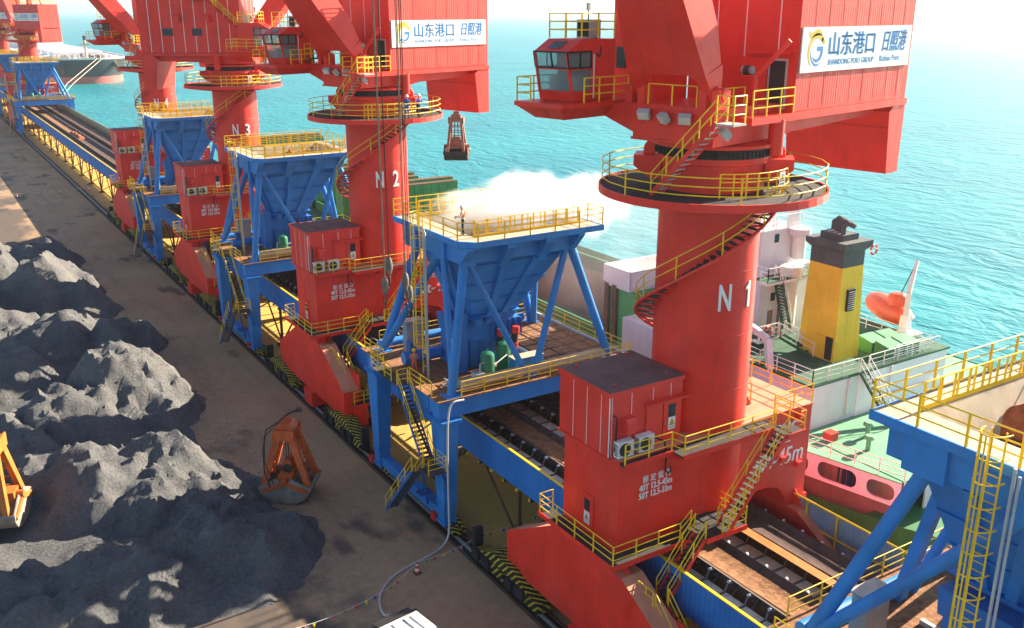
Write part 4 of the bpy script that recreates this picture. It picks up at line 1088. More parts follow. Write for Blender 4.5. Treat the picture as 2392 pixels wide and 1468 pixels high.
    ringpl(18.86, 18.95, out, inn, 0)
    o2 = [(x * 1.004, y * 1.004) for x, y in out]
    ringpl(18.62, 18.98, o2, [(x * 0.985, y * 0.985) for x, y in out], 1)
    pl = add(mb, 'top_walkway', ['beige', 'blue'])
    rl = MB()
    rl.rail([(x * 0.99, y * 0.99, 18.95) for x, y in out], h=1.15, closed=True, sp=1.7, r=0.032, post=0.075)
    for a, b_ in (((op[0], op[3] + .12), (op[1], op[3] + .12)), ((op[0], op[2] - .12), (op[1], op[2] - .12))):
        rl.rail([(a[0], a[1], 18.95), (b_[0], b_[1], 18.95)], h=1.05, sp=0.95, r=0.03, post=0.06)
        for k in range(10):
            x = a[0] + (b_[0] - a[0]) * k / 9; rl.box(x - 0.06, x + 0.06, a[1] - 0.02, a[1] + 0.02, 18.95, 20.0)
        rl.box(a[0], b_[0], a[1] - 0.04, a[1] + 0.04, 18.95, 19.1)
    rl.build('railing', 'yellow', pl); rl = MB()
    # deck railings
    z = 9.22
    rl.rail([(XL + 0.9, YN - 0.6, z), (XS + 1.05, YN - 0.6, z)], h=1.05, sp=1.6)
    add(rl, 'railing', 'yellow'); rl = MB()
    rl.rail([(XS + 1.05, YN - 0.4, z), (XS + 1.05, YF + 1.2, z), (-5.8, YF + 1.2, z)], h=1.05, sp=1.8)
    add(rl, 'railing', 'yellow'); rl = MB()
    rl.rail([(XL - 0.7, YN + 0.3, z), (XL - 0.7, -1.6, z), (XL - 1.6, -1.6, z)], h=1.05, sp=1.3)
    add(rl, 'railing', 'yellow'); rl = MB()
    rl.rail([(XL - 1.6, -0.7, z), (XL - 1.6, 2.4, z), (XL - 0.7, 2.4, z), (XL - 0.7, YF + 0.6, z)], h=1.05, sp=1.2)
    add(rl, 'railing', 'yellow'); rl = MB()
    tb, sb = MB(), MB()
    tb.box(XL - 1.65, XL - 0.76, -1.65, 2.4, 9.14, 9.2)
    stairs((XL - 1.25, -1.6, 9.2), (XL - 1.0, -4.6, 4.7), 0.75, (1, 0, 0), tb, sb, rl)
    tb.box(XL - 1.75, XL - 0.45, -5.9, -4.6, 4.62, 4.68); rl.rail([(XL - 0.5, -4.7, 4.68), (XL - 0.5, -5.85, 4.68), (XL - 1.7, -5.85, 4.68)], h=1.05, sp=0.9)
    stairs((XL - 1.9, -4.7, 4.66), (XL - 2.1, -0.9, 0.25), 0.75, (1, 0, 0), tb, sb, rl)
    for y in (-5.6, -4.8): sb.bar((XL - 0.7, y, 4.6), (XL - 0.2, y, 3.2), 0.12, 0.12)
    sb.bar((XL - 0.6, -3.4, 1.3), (XL - 0.9, -3.4, 3.6), 0.14, 0.14); sb.box(XL - 1.2, XL - 0.3, -3.7, -2.9, 2.1, 2.2)
    o = add(sb, 'stair', 'blue_dark'); tb.build('treads', 'tread', o); rl.build('handrail', 'yellow', o); rl = MB()
    # caged ladder on the land side
    lx, ly = -6.05, -0.9
    for q in (-0.24, 0.24): rl.tube([(lx + 0.28, ly + q, 9.3), (lx + 0.28, ly + q, 20.1)], 0.03, 5)
    for k in range(34): rl.bar((lx + 0.28, ly - 0.24, 9.6 + 0.3 * k), (lx + 0.28, ly + 0.24, 9.6 + 0.3 * k), 0.03, 0.03)
    cage = [(lx + 0.28 - 0.70 * math.sin(rad(a)), ly - 0.42 * math.cos(rad(a))) for a in range(0, 181, 22)]
    for k in range(12):
        zz = 11.4 + 0.79 * k; rl.tube([(x, y, zz) for x, y in cage], 0.028, 5)
    for i in (1, 3, 4, 5, 7): x, y = cage[i]; rl.bar((x, y, 11.4), (x, y, 20.1), 0.05, 0.02)
    add(rl, 'caged_ladder', 'yellow')
    mb = MB(); mb.tube([(lx + 0.1, ly - 0.75, 9.2), (lx + 0.1, ly - 0.75, 19.2)], 0.06, 6); mb.tube([(lx + 0.1, ly - 0.92, 9.2), (lx + 0.1, ly - 0.92, 19.0)], 0.05, 6); add(mb, 'riser_pipe', 'galv')
    # feeder, chute, motors
    mb = MB()
    loft(mb, (-2.6, 0.7, -1.75, 1.6), 12.9, (-2.5, 0.6, -1.6, 1.5), 12.3); mb.box(-2.9, 1.0, -2.0, 1.8, 12.85, 12.95)
    mb.prism([(-3.6, 12.6), (1.1, 12.3), (1.3, 11.5), (-0.3, 10.8), (-3.4, 11.4)], -1.7, 1.5, 'y')
    for k in range(6): mb.box(-1.2 + 0.45 * k, -1.14 + 0.45 * k, -1.95, -1.7, 11.2, 12.3)
    mb.prism([(-3.5, 9.25), (-1.2, 9.25), (-1.0, 11.4), (-3.3, 12.2)], -1.5, 1.3, 'y')
    mb.box(-1.2, 0.3, -1.2, 1.2, 9.25, 10.9); mb.box(0.85, 0.92, -1.7, 1.5, 10.4, 11.6)
    for k in range(3): mb.box(-3.55 + 0.8 * k, -3.47 + 0.8 * k, -1.62, -1.5, 9.3, 11.4)
    mb.tube([(-2.4, -2.3, 12.6), (-2.4, -1.5, 12.9)], 0.3, 10); mb.tube([(-1.6, -2.1, 12.5), (-1.6, -1.5, 12.8)], 0.22, 10)
    mb.box(-3.9, -3.2, -2.1, -1.7, 9.3, 13.4)
    fe = add(mb, 'feeder', 'blue_mid')
    for x in (-0.7, 0.45):
        mb = MB(); M = Matrix.Translation((x, -2.05, 11.0)) @ Matrix.Rotation(rad(7), 4, 'Y')
        mb.lathe([(0, 0.35), (0.28, 0.35), (0.30, 0.7), (0.27, 0.82), (0, 0.85)], 16, 0, M=M); mb.lathe([(0.22, -0.3), (0.24, 0.35)], 16, 1, M=M); mb.lathe([(0, -0.7), (0.27, -0.68), (0.30, -0.5), (0.28, -0.3), (0, -0.3)], 16, 0, M=M)
        mb.build('vibrator_motor', ['motor_red', 'black'], fe)
    mb = MB(); mb.add([(0.2, -1.72, 11.0), (0.9, -1.72, 11.0), (0.9, -1.72, 11.25), (0.2, -1.72, 11.25)], [(0, 1, 2, 3)]); mb.build('maker_plate', 'white', fe)
    # dust pipe along the near edge
    mb = MB(); mb.tube([(XL + 1.2, YN + 0.15, 9.75), (XS - 0.4, YN + 0.15, 9.75)], 0.33, 14); mb.tube([(XL + 0.2, 1.2, 9.8), (-3.6, 1.2, 9.8)], 0.42, 12, 1); mb.tube([(XL + 0.2, 5.0, 9.7), (XS - 1, 5.0, 9.7)], 0.3, 10, 1)
    add(mb, 'pipe', ['beige', 'blue'])
    mb = MB(); mb.box(-0.9, 1.3, -4.3, -3.5, 9.25, 10.35, 0); mb.box(-0.95, 1.35, -4.35, -3.45, 10.35, 10.4, 1); add(mb, 'pump_box', ['blue', 'beige'])
    for x, y, h in ((-2.7, -3.75, 1.85), (-0.95, -2.9, 1.95)):
        mb = MB(); mb.lathe([(0.0, 0.0), (0.40, 0.0), (0.46, 0.12), (0.46, h - 0.25), (0.38, h - 0.08), (0.2, h), (0, h + 0.01)], 20, c=(x, y, 9.27)); mb.tube([(x, y, 9.27 + h), (x, y, 9.45 + h)], 0.05, 6)
        add(mb, 'air_tank', 'green_tank')
    mb = MB(); mb.tube([(-3.4, -4.0, 9.8), (-3.4, -4.0, 10.5), (-3.0, -4.0, 10.55), (-2.4, -4.15, 10.3), (-1.0, -3.4, 10.5)], 0.04, 6); mb.box(-3.85, -3.2, -4.3, -3.7, 9.25, 9.95); add(mb, 'compressor', 'galv')
    mb = MB(); mb.box(-5.0, -3.7, 3.2, 3.9, 9.25, 11.5, 0); mb.box(-5.1, -3.6, 3.1, 4.0, 11.5, 11.58, 0); add(mb, 'control_cabinet', ['steel'])
    mb = MB(); mb.box(-5.9, -5.45, 0.9, 1.5, 9.25, 10.9); add(mb, 'control_box', 'blue_dark')
    mb = MB()
    for k in range(14): mb.tube([(-5.6 + rnd.uniform(-.3, .5), -3.7 + rnd.uniform(-.5, .9), 9.35 + rnd.uniform(0, .2)), (-5.2 + rnd.uniform(-.4, .6), -4.1 + rnd.uniform(-.3, .8), 9.4 + rnd.uniform(0, .25))], 0.05, 5)
    add(mb, 'valve_manifold', 'galv')
    return root
hop0 = ore_hopper()
HY = [(53.0, 'blue ore hopper in white dust cloud, between crane N1 and crane N2'), (15.0, 'blue ore hopper nearest the viewer, its open bin holding red ore under a grid'),
      (92.0, 'blue ore hopper between crane N2 and crane N3, grey grid and ore in its bin'), (132.5, 'blue ore hopper between crane N3 and crane N4'),
      (290.0, 'far blue ore hopper standing over the belts next to crane N5'), (349.0, 'farthest blue ore hopper at the left edge')]
HOP = []
for k, (y, lab) in enumerate(HY):
    r = hop0 if k == 0 else copy_tree(hop0)
    r.location = (31.8, y, 0); tag(r, lab, 'hopper', 'blue ore hoppers straddling the belts'); HOP.append(r)

# ------------------------------------------------------------------ coal heaps
def heap(label, blobs, seed, res=0.32):
    x0 = min(b_[0] - b_[2] for b_ in blobs); x1 = max(b_[0] + b_[2] for b_ in blobs)
    y0 = min(b_[1] - b_[3] for b_ in blobs); y1 = max(b_[1] + b_[3] for b_ in blobs)
    nx = int((x1 - x0) / res) + 1; ny = int((y1 - y0) / res) + 1
    H = {}
    for i in range(nx + 1):
        for j in range(ny + 1):
            x = x0 + i * res; y = y0 + j * res
            wx = x + 1.6 * noise.noise((x * 0.16, y * 0.16, seed)) + 0.5 * noise.noise((x * 0.6, y * 0.6, seed + 3)); wy = y + 1.6 * noise.noise((x * 0.16, y * 0.16, seed + 9)) + 0.5 * noise.noise((x * 0.6, y * 0.6, seed + 5))
            h = -0.4
            for cx, cy, rx, ry, hh in blobs:
                d = math.hypot((wx - cx) / rx, (wy - cy) / ry)
                if d < 1.1:
                    c = hh * (1 - d) * 1.25
                    h = max(h, min(c, hh * (0.92 + 0.10 * noise.noise((wx * 0.5, wy * 0.5, seed)))) - 0.25)
            if h > -0.39:
                k = min(1, max(0, h + .3) * 0.7)
                r1 = 1 - abs(noise.noise((x * 0.30, y * 0.26, seed + 2))) * 2.0
                r2 = 1 - abs(noise.noise((x * 0.75 + 5, y * 0.6, seed + 4))) * 2.0
                cell = noise.voronoi((x * 0.42, y * 0.36, seed))[0]
                rm = noise.ridged_multi_fractal((x * 0.17 + seed, y * 0.15, seed * 0.37), 0.75, 2.3, 5, 0.95, 2.0)
                rm2 = noise.ridged_multi_fractal((x * 0.48, y * 0.42 + seed, seed * 0.7), 0.8, 2.2, 4, 0.95, 2.0)
                h += k * (0.35 * (r1 - 0.45) + 1.15 * (rm - 1.05) + 0.26 * (rm2 - 1.05) + 0.30 * (cell[1] - cell[0] - 0.35) + 0.10 * noise.noise((x * 1.9, y * 1.9, seed)) + 0.05 * noise.noise((x * 5, y * 5, seed)))
                st = 0.55; hs = h / st; fl = math.floor(hs); fr = hs - fl      # slumped faces between terraces
                h = h * 0.55 + 0.45 * st * (fl + min(1, max(0, (fr - 0.5) * 2.6 + 0.5)))
            H[i, j] = (x, y, h)
    idx = {}; mb = MB(); vs = []; fs = []
    for i in range(nx):
        for j in range(ny):
            q = [(i, j), (i + 1, j), (i + 1, j + 1), (i, j + 1)]
            if max(H[p][2] for p in q) > -0.30:
                for p in q:
                    if p not in idx:
                        idx[p] = len(vs); x, y, z = H[p]; vs.append((x, y, max(z, -0.12)))
                fs.append(tuple(idx[p] for p in q))
    mb.add(vs, fs, 0, True)
    ks = [q for q in H.values() if q[2] > -0.1]
    for q in range(int(len(ks) * 0.035)):
        x, y, z = rnd.choice(ks); r_ = rnd.choice((0.06, 0.08, 0.1, 0.12, 0.2)) * rnd.uniform(.7, 1.3); a = rnd.uniform(0, 6.28)
        bs = [(x + r_ * math.cos(a + t_ * 1.571) * rnd.uniform(.7, 1.3), y + r_ * math.sin(a + t_ * 1.571) * rnd.uniform(.7, 1.3), z - 0.3 * r_) for t_ in range(4)]
        mb.add(bs + [(x + rnd.uniform(-.4, .4) * r_, y, z + r_ * rnd.uniform(.6, 1.1))], [(0, 1, 4), (1, 2, 4), (2, 3, 4), (3, 0, 4)])
    return tag(mb.build('coal_heap', 'coal'), label, 'coal heap', 'heaps of grey coal on the quay')
heap('nearest coal heap, in the front left corner beside the sunlit quay', [(11.5, 52.2, 7.0, 6.2, 2.7), (5.5, 51.5, 7, 5.8, 3.2), (12.5, 57.0, 4.6, 4.0, 1.9), (0, 51, 6, 6.5, 3.0), (-7, 52, 8, 7, 3.0)], 1.0, 0.28)
heap('coal heap behind the nearest one, broad sunlit crest above the orange grab bucket', [(9.0, 63.5, 8.5, 6.0, 4.3), (14.0, 60.8, 4.2, 4.0, 2.0), (6.0, 66.5, 6, 5, 3.3)], 11.0, 0.28)
heap('tall coal heap with a steep pale face in the middle of the row', [(11.5, 80.0, 6.3, 8.5, 5.6), (13.2, 86.5, 4.5, 6.0, 4.0), (7.5, 76, 6.5, 6.5, 4.0)], 21.0)
heap('low wide spread of coal left of the tall middle heap', [(2, 74, 7, 9, 3.0), (-4, 82, 9, 12, 3.4), (3.5, 90, 6.5, 8, 3.4), (-10, 68, 9, 10, 3.0)], 31.0, 0.4)
heap('long coal ridge reaching nearest to the crane rail by crane N3', [(14.0, 95.5, 4.5, 7.0, 3.2), (9.0, 99.0, 6.0, 7.0, 4.2), (3, 104, 7, 8, 4.0)], 41.0, 0.36)
heap('high pale coal heap near the far end of the row', [(10.0, 117, 7.0, 9.0, 6.0), (13.0, 111.5, 4.0, 6.5, 3.6), (5.5, 123, 6.5, 8, 5.2), (1, 113, 7, 8, 4.2)], 51.0, 0.4)
def coal_spread():
    mb = MB(); vs = []; idx = {}; fs = []; res = 0.55; x0, y0 = -22.0, 46.0; nx, ny = int(38 / res), int(106 / res)
    for i in range(nx + 1):
        for j in range(ny + 1):
            x, y = x0 + i * res, y0 + j * res
            e = min(1, (15.2 + 1.3 * noise.noise((0, y * 0.12, 5)) - x) / 3.0, (y - 46.6 - 0.8 * noise.noise((x * .2, 1, 2))) / 2.0, (151.0 + 2 * noise.noise((x * .2, 4, 2)) - y) / 3.0)
            rm = noise.ridged_multi_fractal((x * 0.22, y * 0.16, 3.3), 0.8, 2.2, 4, 0.9, 2.0)
            tr = 0.10 * math.sin(x * 2.2 + 0.35 * y + 2.5 * noise.noise((x * .1, y * .1, 8))) * max(0, noise.noise((x * .07, y * .07, 1.5)) + .3)
            vs.append((x, y, -0.08 + max(0, e) ** 0.7 * (0.30 + 0.38 * max(0, rm - 0.5) + tr + 0.07 * noise.noise((x * 1.3, y * 1.3, 2)))))
    for i in range(nx):
        for j in range(ny):
            q = [i * (ny + 1) + j, (i + 1) * (ny + 1) + j, (i + 1) * (ny + 1) + j + 1, i * (ny + 1) + j + 1]
            if max(vs[p][2] for p in q) > -0.05: fs.append(tuple(q))
    mb.add(vs, fs, 0, True)
    o = mb.build('coal_spread', 'coal'); o.data.update()
    tag(o, 'low trampled layer of coal dust lying between the heaps', 'coal layer', kind='stuff')
coal_spread()
heap('last coal heap at the far end, against the bare sunlit quay', [(11.5, 136, 5.5, 9.5, 3.0), (5, 141, 7, 10, 4.6), (-2, 134, 8, 12, 4.2), (13, 146, 3.5, 5, 1.6)], 61.0, 0.45)

# ------------------------------------------------------------------ grab buckets
def grab(paintm, scoopm, label, loc, rz, sc_=1.0, group='clamshell grab buckets'):
    root = thing('grab_bucket', label, 'grab bucket', loc, rz, group)
    prof = [(0.0, 1.45), (0.50, 1.95), (1.80, 1.25), (1.72, 0.78), (1.36, 0.34), (0.80, 0.07), (0.0, 0.0)]
    for q in (-1, 1):
        mb = MB(); D = 1.45
        pr = [(q * a, b_) for a, b_ in prof]
        for y0 in (-D, D - 0.05): mb.prism(pr, y0, y0 + 0.05, 'y', 0)
        arc = prof[2:]
        for (a, b_), (c, d) in zip(arc, arc[1:]):
            mb.add([(q * a, -D, b_), (q * a, D, b_), (q * c, D, d), (q * c, -D, d), (q * a * .97, -D, b_ + .05), (q * a * .97, D, b_ + .05), (q * c * .97, D, d + .05), (q * c * .97, -D, d + .05)],
                   [(0, 1, 2, 3), (7, 6, 5, 4), (0, 3, 7, 4), (1, 5, 6, 2), (0, 4, 5, 1), (3, 2, 6, 7)], 0)
        mb.tube([(q * 1.72, -D - .05, 1.14), (q * 1.72, D + .05, 1.14)], 0.13, 8, 0)
        for y in (-D - 0.04, D + 0.04): mb.bar((q * 0.1, y, 1.55), (q * 1.6, y, 1.0), 0.28, 0.12, 1, up=(0, 1, 0))
        mb.build('scoop', [scoopm, paintm], root)
        for y in (-1.0, 1.0):
            mb = MB(); mb.bar((q * 1.55, y, 1.22), (q * 0.42, y * 0.62, 4.9), 0.42, 0.3, 0, up=(0, 1, 0), w2=0.52); mb.build('arm', paintm, root)
        mb = MB()
        for k in range(5):
            u = 0.12 + 0.17 * k; x = q * (1.55 + (0.42 - 1.55) * u); hw = 1.0 + (0.62 - 1.0) * u; z = 1.22 + 3.68 * u
            mb.tube([(x, -hw, z), (x, hw, z)], 0.05, 6)
        mb.build('arm_brace', paintm, root)
    mb = MB()
    mb.box(-0.62, 0.62, -0.85, 0.85, 4.75, 5.25, 0); mb.prism([(-0.7, 5.25), (0.7, 5.25), (0.35, 5.65), (-0.35, 5.65)], -0.6, 0.6, 'y', 0)
    mb.tube([(0, -0.5, 5.0), (0, 0.5, 5.0)], 0.3, 14, 1); mb.box(-0.75, 0.75, -0.95, -0.85, 4.55, 5.3, 0); mb.box(-0.75, 0.75, 0.85, 0.95, 4.55, 5.3, 0); mb.box(-0.08, 0.08, -0.35, 0.35, 5.65, 6.0, 0)
    mb.build('head', [paintm, 'dark_steel'], root)
    mb = MB(); mb.box(-0.5, 0.5, -1.2, 1.2, 1.6, 2.05, 0); mb.tube([(-0.0, -0.6, 2.3), (0, 0.6, 2.3)], 0.34, 14, 1); mb.tube([(0, -1.6, 1.75), (0, 1.6, 1.75)], 0.22, 12, 0)
    mb.prism([(-0.4, 2.05), (0.4, 2.05), (0.25, 2.9), (-0.25, 2.9)], -0.5, 0.5, 'y', 0)
    mb.build('lower_sheave_block', [paintm, 'dark_steel'], root)
    mb = MB()
    for x in (-0.22, -0.07, 0.08, 0.23): mb.tube([(x, -0.2, 2.5), (x * 1.3, -0.15, 4.9)], 0.025, 5); mb.tube([(x, 0.25, 2.5), (x * 1.3, 0.2, 4.9)], 0.025, 5)
    mb.build('rope_reeving', 'rope', root)
    root.scale = (sc_,) * 3
    return root
g1 = grab('orange', 'scoop', 'orange clamshell grab bucket standing on the quay beside the coal heaps', (18.35, 57.9, 0.02), rad(-36), 0.98)
mb = MB(); mb.tube([(-0.4, -0.5, 5.7), (-0.2, -0.9, 6.0), (0.3, -0.5, 6.4), (0.9, 0.1, 6.5)], 0.07, 6); mb.tube([(-0.45, -0.5, 5.75), (-1.1, -1.0, 5.4), (-1.35, -1.25, 4.0), (-1.3, -1.45, 2.4), (-0.9, -1.7, 1.4)], 0.05, 6); mb.tube([(-0.4, -0.6, 5.7), (-1.2, -1.2, 5.0), (-1.2, -1.5, 3.2), (-0.6, -1.8, 1.7)], 0.04, 6); mb.box(0.75, 1.1, -0.05, 0.25, 6.35, 6.6)
mb.build('slack_rope', 'rope', g1)
g2 = grab('amber', 'scoop', 'amber grab bucket cut by the left edge of the picture, resting on coal', (0.75, 63.0, 0.7), rad(70), 1.12)
g3 = grab('copper', 'dark_steel', 'rusty grab bucket hanging on chains above the water behind crane N2', (57.3, 104.0, 14.2), rad(55), 1.0)
mb = MB()
for x, y in ((-0.25, -0.1), (0.25, 0.1)):
    for k in range(34):
        z = 5.95 + 0.42 * k; a = (k % 2) * math.pi / 2; dx, dy = 0.09 * math.cos(a), 0.09 * math.sin(a)
        mb.tube([(x * (1 - k * .01) - dx, y - dy, z + 0.07), (x * (1 - k * .01) - dx, y - dy, z + 0.40), (x * (1 - k * .01) + dx, y + dy, z + 0.40), (x * (1 - k * .01) + dx, y + dy, z + 0.07)], 0.035, 4, 0, True)
mb.build('chain', 'rust', g3)

# hook blocks of crane N1
for k, (px, zz) in enumerate((((12.87, 28.6), 23.0), ((13.12, 28.75), 23.62), ((13.62, 28.55), 23.05), ((13.88, 28.8), 22.5))):
    x, y = px
    root = thing('hook_block', '', 'hook', (x, y, zz), rad(30 + 40 * k), 'hook blocks hanging in front of crane N2')
    tag(root, ('leftmost grey hook block, hanging low on its dark rope in front of crane N2', 'upper hook block of the left pair, hanging highest of the four', 'third hook block from the left, upper one of the right pair', 'rightmost grey hook block, the lowest of the four')[k])
    mb = MB(); mb.lathe([(0.0, 0.46), (0.07, 0.46), (0.12, 0.36), (0.16, 0.15), (0.15, -0.05), (0.08, -0.27), (0.0, -0.30)], 14); mb.build('weight', 'hook_grey', root)
    mb = MB(); mb.tube([(0.0, 0, -0.25), (0.12, 0, -0.36), (0.12, 0, -0.62), (0.0, 0, -0.72), (-0.12, 0, -0.62), (-0.12, 0, -0.36)], 0.035, 6, 0, True); mb.tube([(0.0, 0, -0.7), (0.10, 0.05, -0.82), (0.02, 0.08, -0.95), (-0.12, 0.04, -0.88)], 0.04, 6); mb.build('hook', 'dark_steel', root)
    mb = MB()
    for q in (-0.035, 0.035): mb.tube([(q, 0, 0.40), (q * 1.1, 0.0, 60.0)], 0.022, 5)
    mb.build('rope', 'rope', root); root.scale = (0.8, 0.8, 0.8)

# ------------------------------------------------------------------ ship alongside
ship = thing('bulk_carrier', 'green and pink bulk carrier moored along the quay, yellow funnel at its stern', 'ship', (44.5, 24.0, -4.0))
# ship-local: x = from quay side (0..20), y = forward, z = above water
def hull(mb, y_list, mat):
    pass
B = 20.0
def side(y):      # half-breadth shape: inset of the quay side at y
    if y < 12.5: return -1.6 + 1.75 * ((12.5 - y) / 7.4) ** 1.15 + (5.0 * (1 - y / 4.0) ** 2 if y < 4.0 else 0)
    if y > 128: return -1.6 + 11.1 * min(1, (y - 128) / 22.0) ** 2
    return -1.6
def sheer(y): return 10.35 if 12.5 <= y <= 33 else (7.6 if y < 12.5 else 9.0)
ys = [0, 1.5, 3, 5, 7, 9, 11, 12.5, 12.51, 20, 33, 33.01, 60, 100, 128, 136, 143, 150]
mb = MB(); vs = []; fs = []
for y in ys:
    s_ = side(y); k = 0.5 if y < 14 else 0.15
    vs += [(s_ + k + 1.5 * (y < 12), y + (3 if y < 9 else 0), -3.0), (s_ + k * 0.8, y + (1.2 if y < 6 else 0), 0.9), (s_ + k * 0.5, y + (0.6 if y < 4 else 0), 2.4), (s_, y, sheer(y)), (B - s_, y, sheer(y)), (B - s_ - k * 0.5, y + (0.6 if y < 4 else 0), 2.4), (B - s_ - k, y + (3 if y < 9 else 0), -3.0)]
n = len(ys)
for i in range(n - 1):
    for j in range(6):
        if not (j == 3 and ys[i] > 5): fs.append((i * 7 + j, i * 7 + j + 1, (i + 1) * 7 + j + 1, (i + 1) * 7 + j))
fs.append(tuple(range(7))); fs.append(tuple((n - 1) * 7 + j for j in range(6, -1, -1)))
mb.add(vs, fs)
for i in range(len(mb.f)):
    q = [mb.v[j] for j in mb.f[i]]
    zm = sum(p[2] for p in q) / len(q); ym = sum(p[1] for p in q) / len(q)
    mb.m[i] = 1 if zm < 1.7 else 0
mb.build('hull', ['ship_green', 'hull_red'], ship)
mb = MB()
def deck(y0, y1, z, mt, ins=0.15):
    k = 8
    a = [(side(y0 + (y1 - y0) * i / k) + ins, y0 + (y1 - y0) * i / k, z) for i in range(k + 1)]
    b_ = [(B - side(y0 + (y1 - y0) * i / k) - ins, y0 + (y1 - y0) * i / k, z) for i in range(k + 1)]
    mb.add(a + b_, [(i, i + 1, k + 2 + i, k + 1 + i) for i in range(k)], mt)
deck(0.4, 12.6, 7.0, 0); deck(5.3, 12.6, 10.32, 0); deck(126.5, 149.5, 9.0, 1); deck(12.5, 33, 10.3, 0)
for x0, x1, y0, y1 in ((-1.5, 3.2, 33, 128), (17.0, 19.9, 33, 128)): mb.box(x0, x1, y0, y1, 8.7, 8.85, 1)
mb.box(-1.5, 19.8, 33, 33.8, 8.7, 8.85, 1)
for y in (33.8, 70, 104, 126): mb.box(3.2, 17.0, y, y + 2.0, 8.7, 8.84, 1)
mb.build('deck', ['deck_green', 'deck_dark'], ship)
mb = MB()   # open holds
for y0, y1 in ((35.8, 70), (72, 104), (106, 126)):
    mb.add([(3.2, y0, 9.9), (17, y0, 9.9), (17, y1, 9.9), (3.2, y1, 9.9), (3.2, y0, -1.5), (17, y0, -1.5), (17, y1, -1.5), (3.2, y1, -1.5)], [(0, 1, 5, 4), (1, 2, 6, 5), (2, 3, 7, 6), (3, 0, 4, 7), (4, 5, 6, 7)], 0)
    mb.box(2.95, 3.2, y0 - .2, y1 + .2, 8.85, 10.1, 1); mb.box(17.0, 17.25, y0 - .2, y1 + .2, 8.85, 10.1, 1)
    mb.box(3.2, 17.0, y0 - .25, y0, 8.85, 10.1, 1); mb.box(3.2, 17, y1, y1 + .25, 8.85, 10.1, 1)
mb.build('hold', ['hold', 'ship_green'], ship)
mb = MB(); vs = []; nx, ny = 14, 60
for i in range(nx + 1):
    for j in range(ny + 1):
        x = 3.25 + 13.7 * i / nx; y = 36 + 90 * j / ny
        h = 2.0 + 3.6 * abs(math.sin(y * 0.085 + 0.4)) * (0.5 + 0.5 * math.cos((x - 12) * 0.28)) + 0.7 * noise.noise((x * .3, y * .3, 1))
        vs.append((x, y, h))
mb.add(vs, [(i * (ny + 1) + j, (i + 1) * (ny + 1) + j, (i + 1) * (ny + 1) + j + 1, i * (ny + 1) + j + 1) for i in range(nx) for j in range(ny)], 0, True)
mb.build('cargo', 'cargo', ship)
for y, x0, x1, zt in ((84.5, 2.4, 15.3, 15.0), (92.5, 2.4, 13.6, 14.6), (104.5, 3.0, 15.5, 14.6), (126, 1.6, 13.0, 16.6)):
    mb = MB()
    mb.box(x0, x1, y, y + 1.1, 10.1, zt - .3, 0); mb.box(x0, x1, y + 1.3, y + 2.4, 10.1, zt, 0); mb.box(x0, x1, y + 1.05, y + 1.35, 10.1, 12, 0)
    mb.box(x0, x1, y - .02, y + 1.12, zt - .3, zt - .22, 1); mb.box(x0, x1, y + 1.28, y + 2.42, zt, zt + .08, 1)
    for k in range(10): mb.box(x0 + 0.6 + k * 1.2, x0 + 0.7 + k * 1.2, y - 0.08, y, 10.2, zt - .4, 0)
    mb.build('hatch_cover', ['bright_green', 'rust'], ship)
mb = MB(); mb.box(1.42, 5.6, 30.9, 34.5, 9.0, 14.9, 0); mb.box(1.15, 1.42, 33.0, 33.5, 8.9, 15.1, 1); mb.box(1.15, 1.42, 34.0, 34.5, 8.9, 15.1, 1)
mb.build('hatch_cover', ['bright_green', 'rust'], ship)
# pink bulwark with oval openings
mb = MB()
def ovalwall(mb, y0, y1, z0, z1, holes, x, th, mat):
    """wall in the y/z plane at x, pierced by rounded openings"""
    cuts = sorted(holes)
    y = y0
    for a, b_, c, d in cuts:
        mb.box(x, x + th, y, a, z0, z1, mat)
        mb.box(x, x + th, a, b_, z0, c, mat); mb.box(x, x + th, a, b_, d, z1, mat)
        r = min(0.45, (d - c) / 2)
        for ya, sa in ((a, 1), (b_, -1)):
            for za, sz in ((c, 1), (d, -1)):
                pts = [(ya, za)] + [(ya + sa * r * (1 - math.cos(t)), za + sz * r * (1 - math.sin(t))) for t in [math.pi / 2 * q / 4 for q in range(5)]]
                mb.prism([pts[0]] + pts[1:], x, x + th, 'x', mat)
        y = b_
    mb.box(x, x + th, y, y1, z0, z1, mat)
ovalwall(mb, 5.0, 13.0, 8.75, 10.35, [(5.3, 7.0, 8.98, 10.02), (7.6, 10.1, 8.95, 10.04), (10.7, 12.8, 8.95, 10.04)], 0.0, 0.12, 0)
mb.box(-0.03, 0.12, 4.98, 13.0, 10.3, 10.37, 2)
mb.box(0.9, 0.98, 5.2, 12.9, 7.05, 10.3, 3)
Mr = Matrix.Translation((-1.6, 12.5, 0)) @ Matrix.Rotation(rad(12.6), 4, 'Z') @ Matrix.Translation((0, -12.5, 0))
mb.v = [tuple(Mr @ Vector(v)) for v in mb.v]
mb.box(0.3, 13, 5.05, 5.17, 9.9, 10.36, 1); mb.box(3.2, 14, 5.6, 5.7, 7.05, 10.3, 1)
mb.box(0.35, 14, 5.1, 12.5, 10.29, 10.36, 2)
mb.build('bulwark', ['pink', 'ship_white', 'deck_green', 'hold'], ship)
mb = MB()
for k in range(9): mb.lathe([(0, 0), (0.16, 0), (0.16, 1.2), (0.1, 1.35), (0.05, 1.5), (0, 1.5)], 10, c=(0.15, 8.0 + 0.36 * (k % 6), 8.6))
mb.build('gas_bottle', 'cloth_navy', ship)
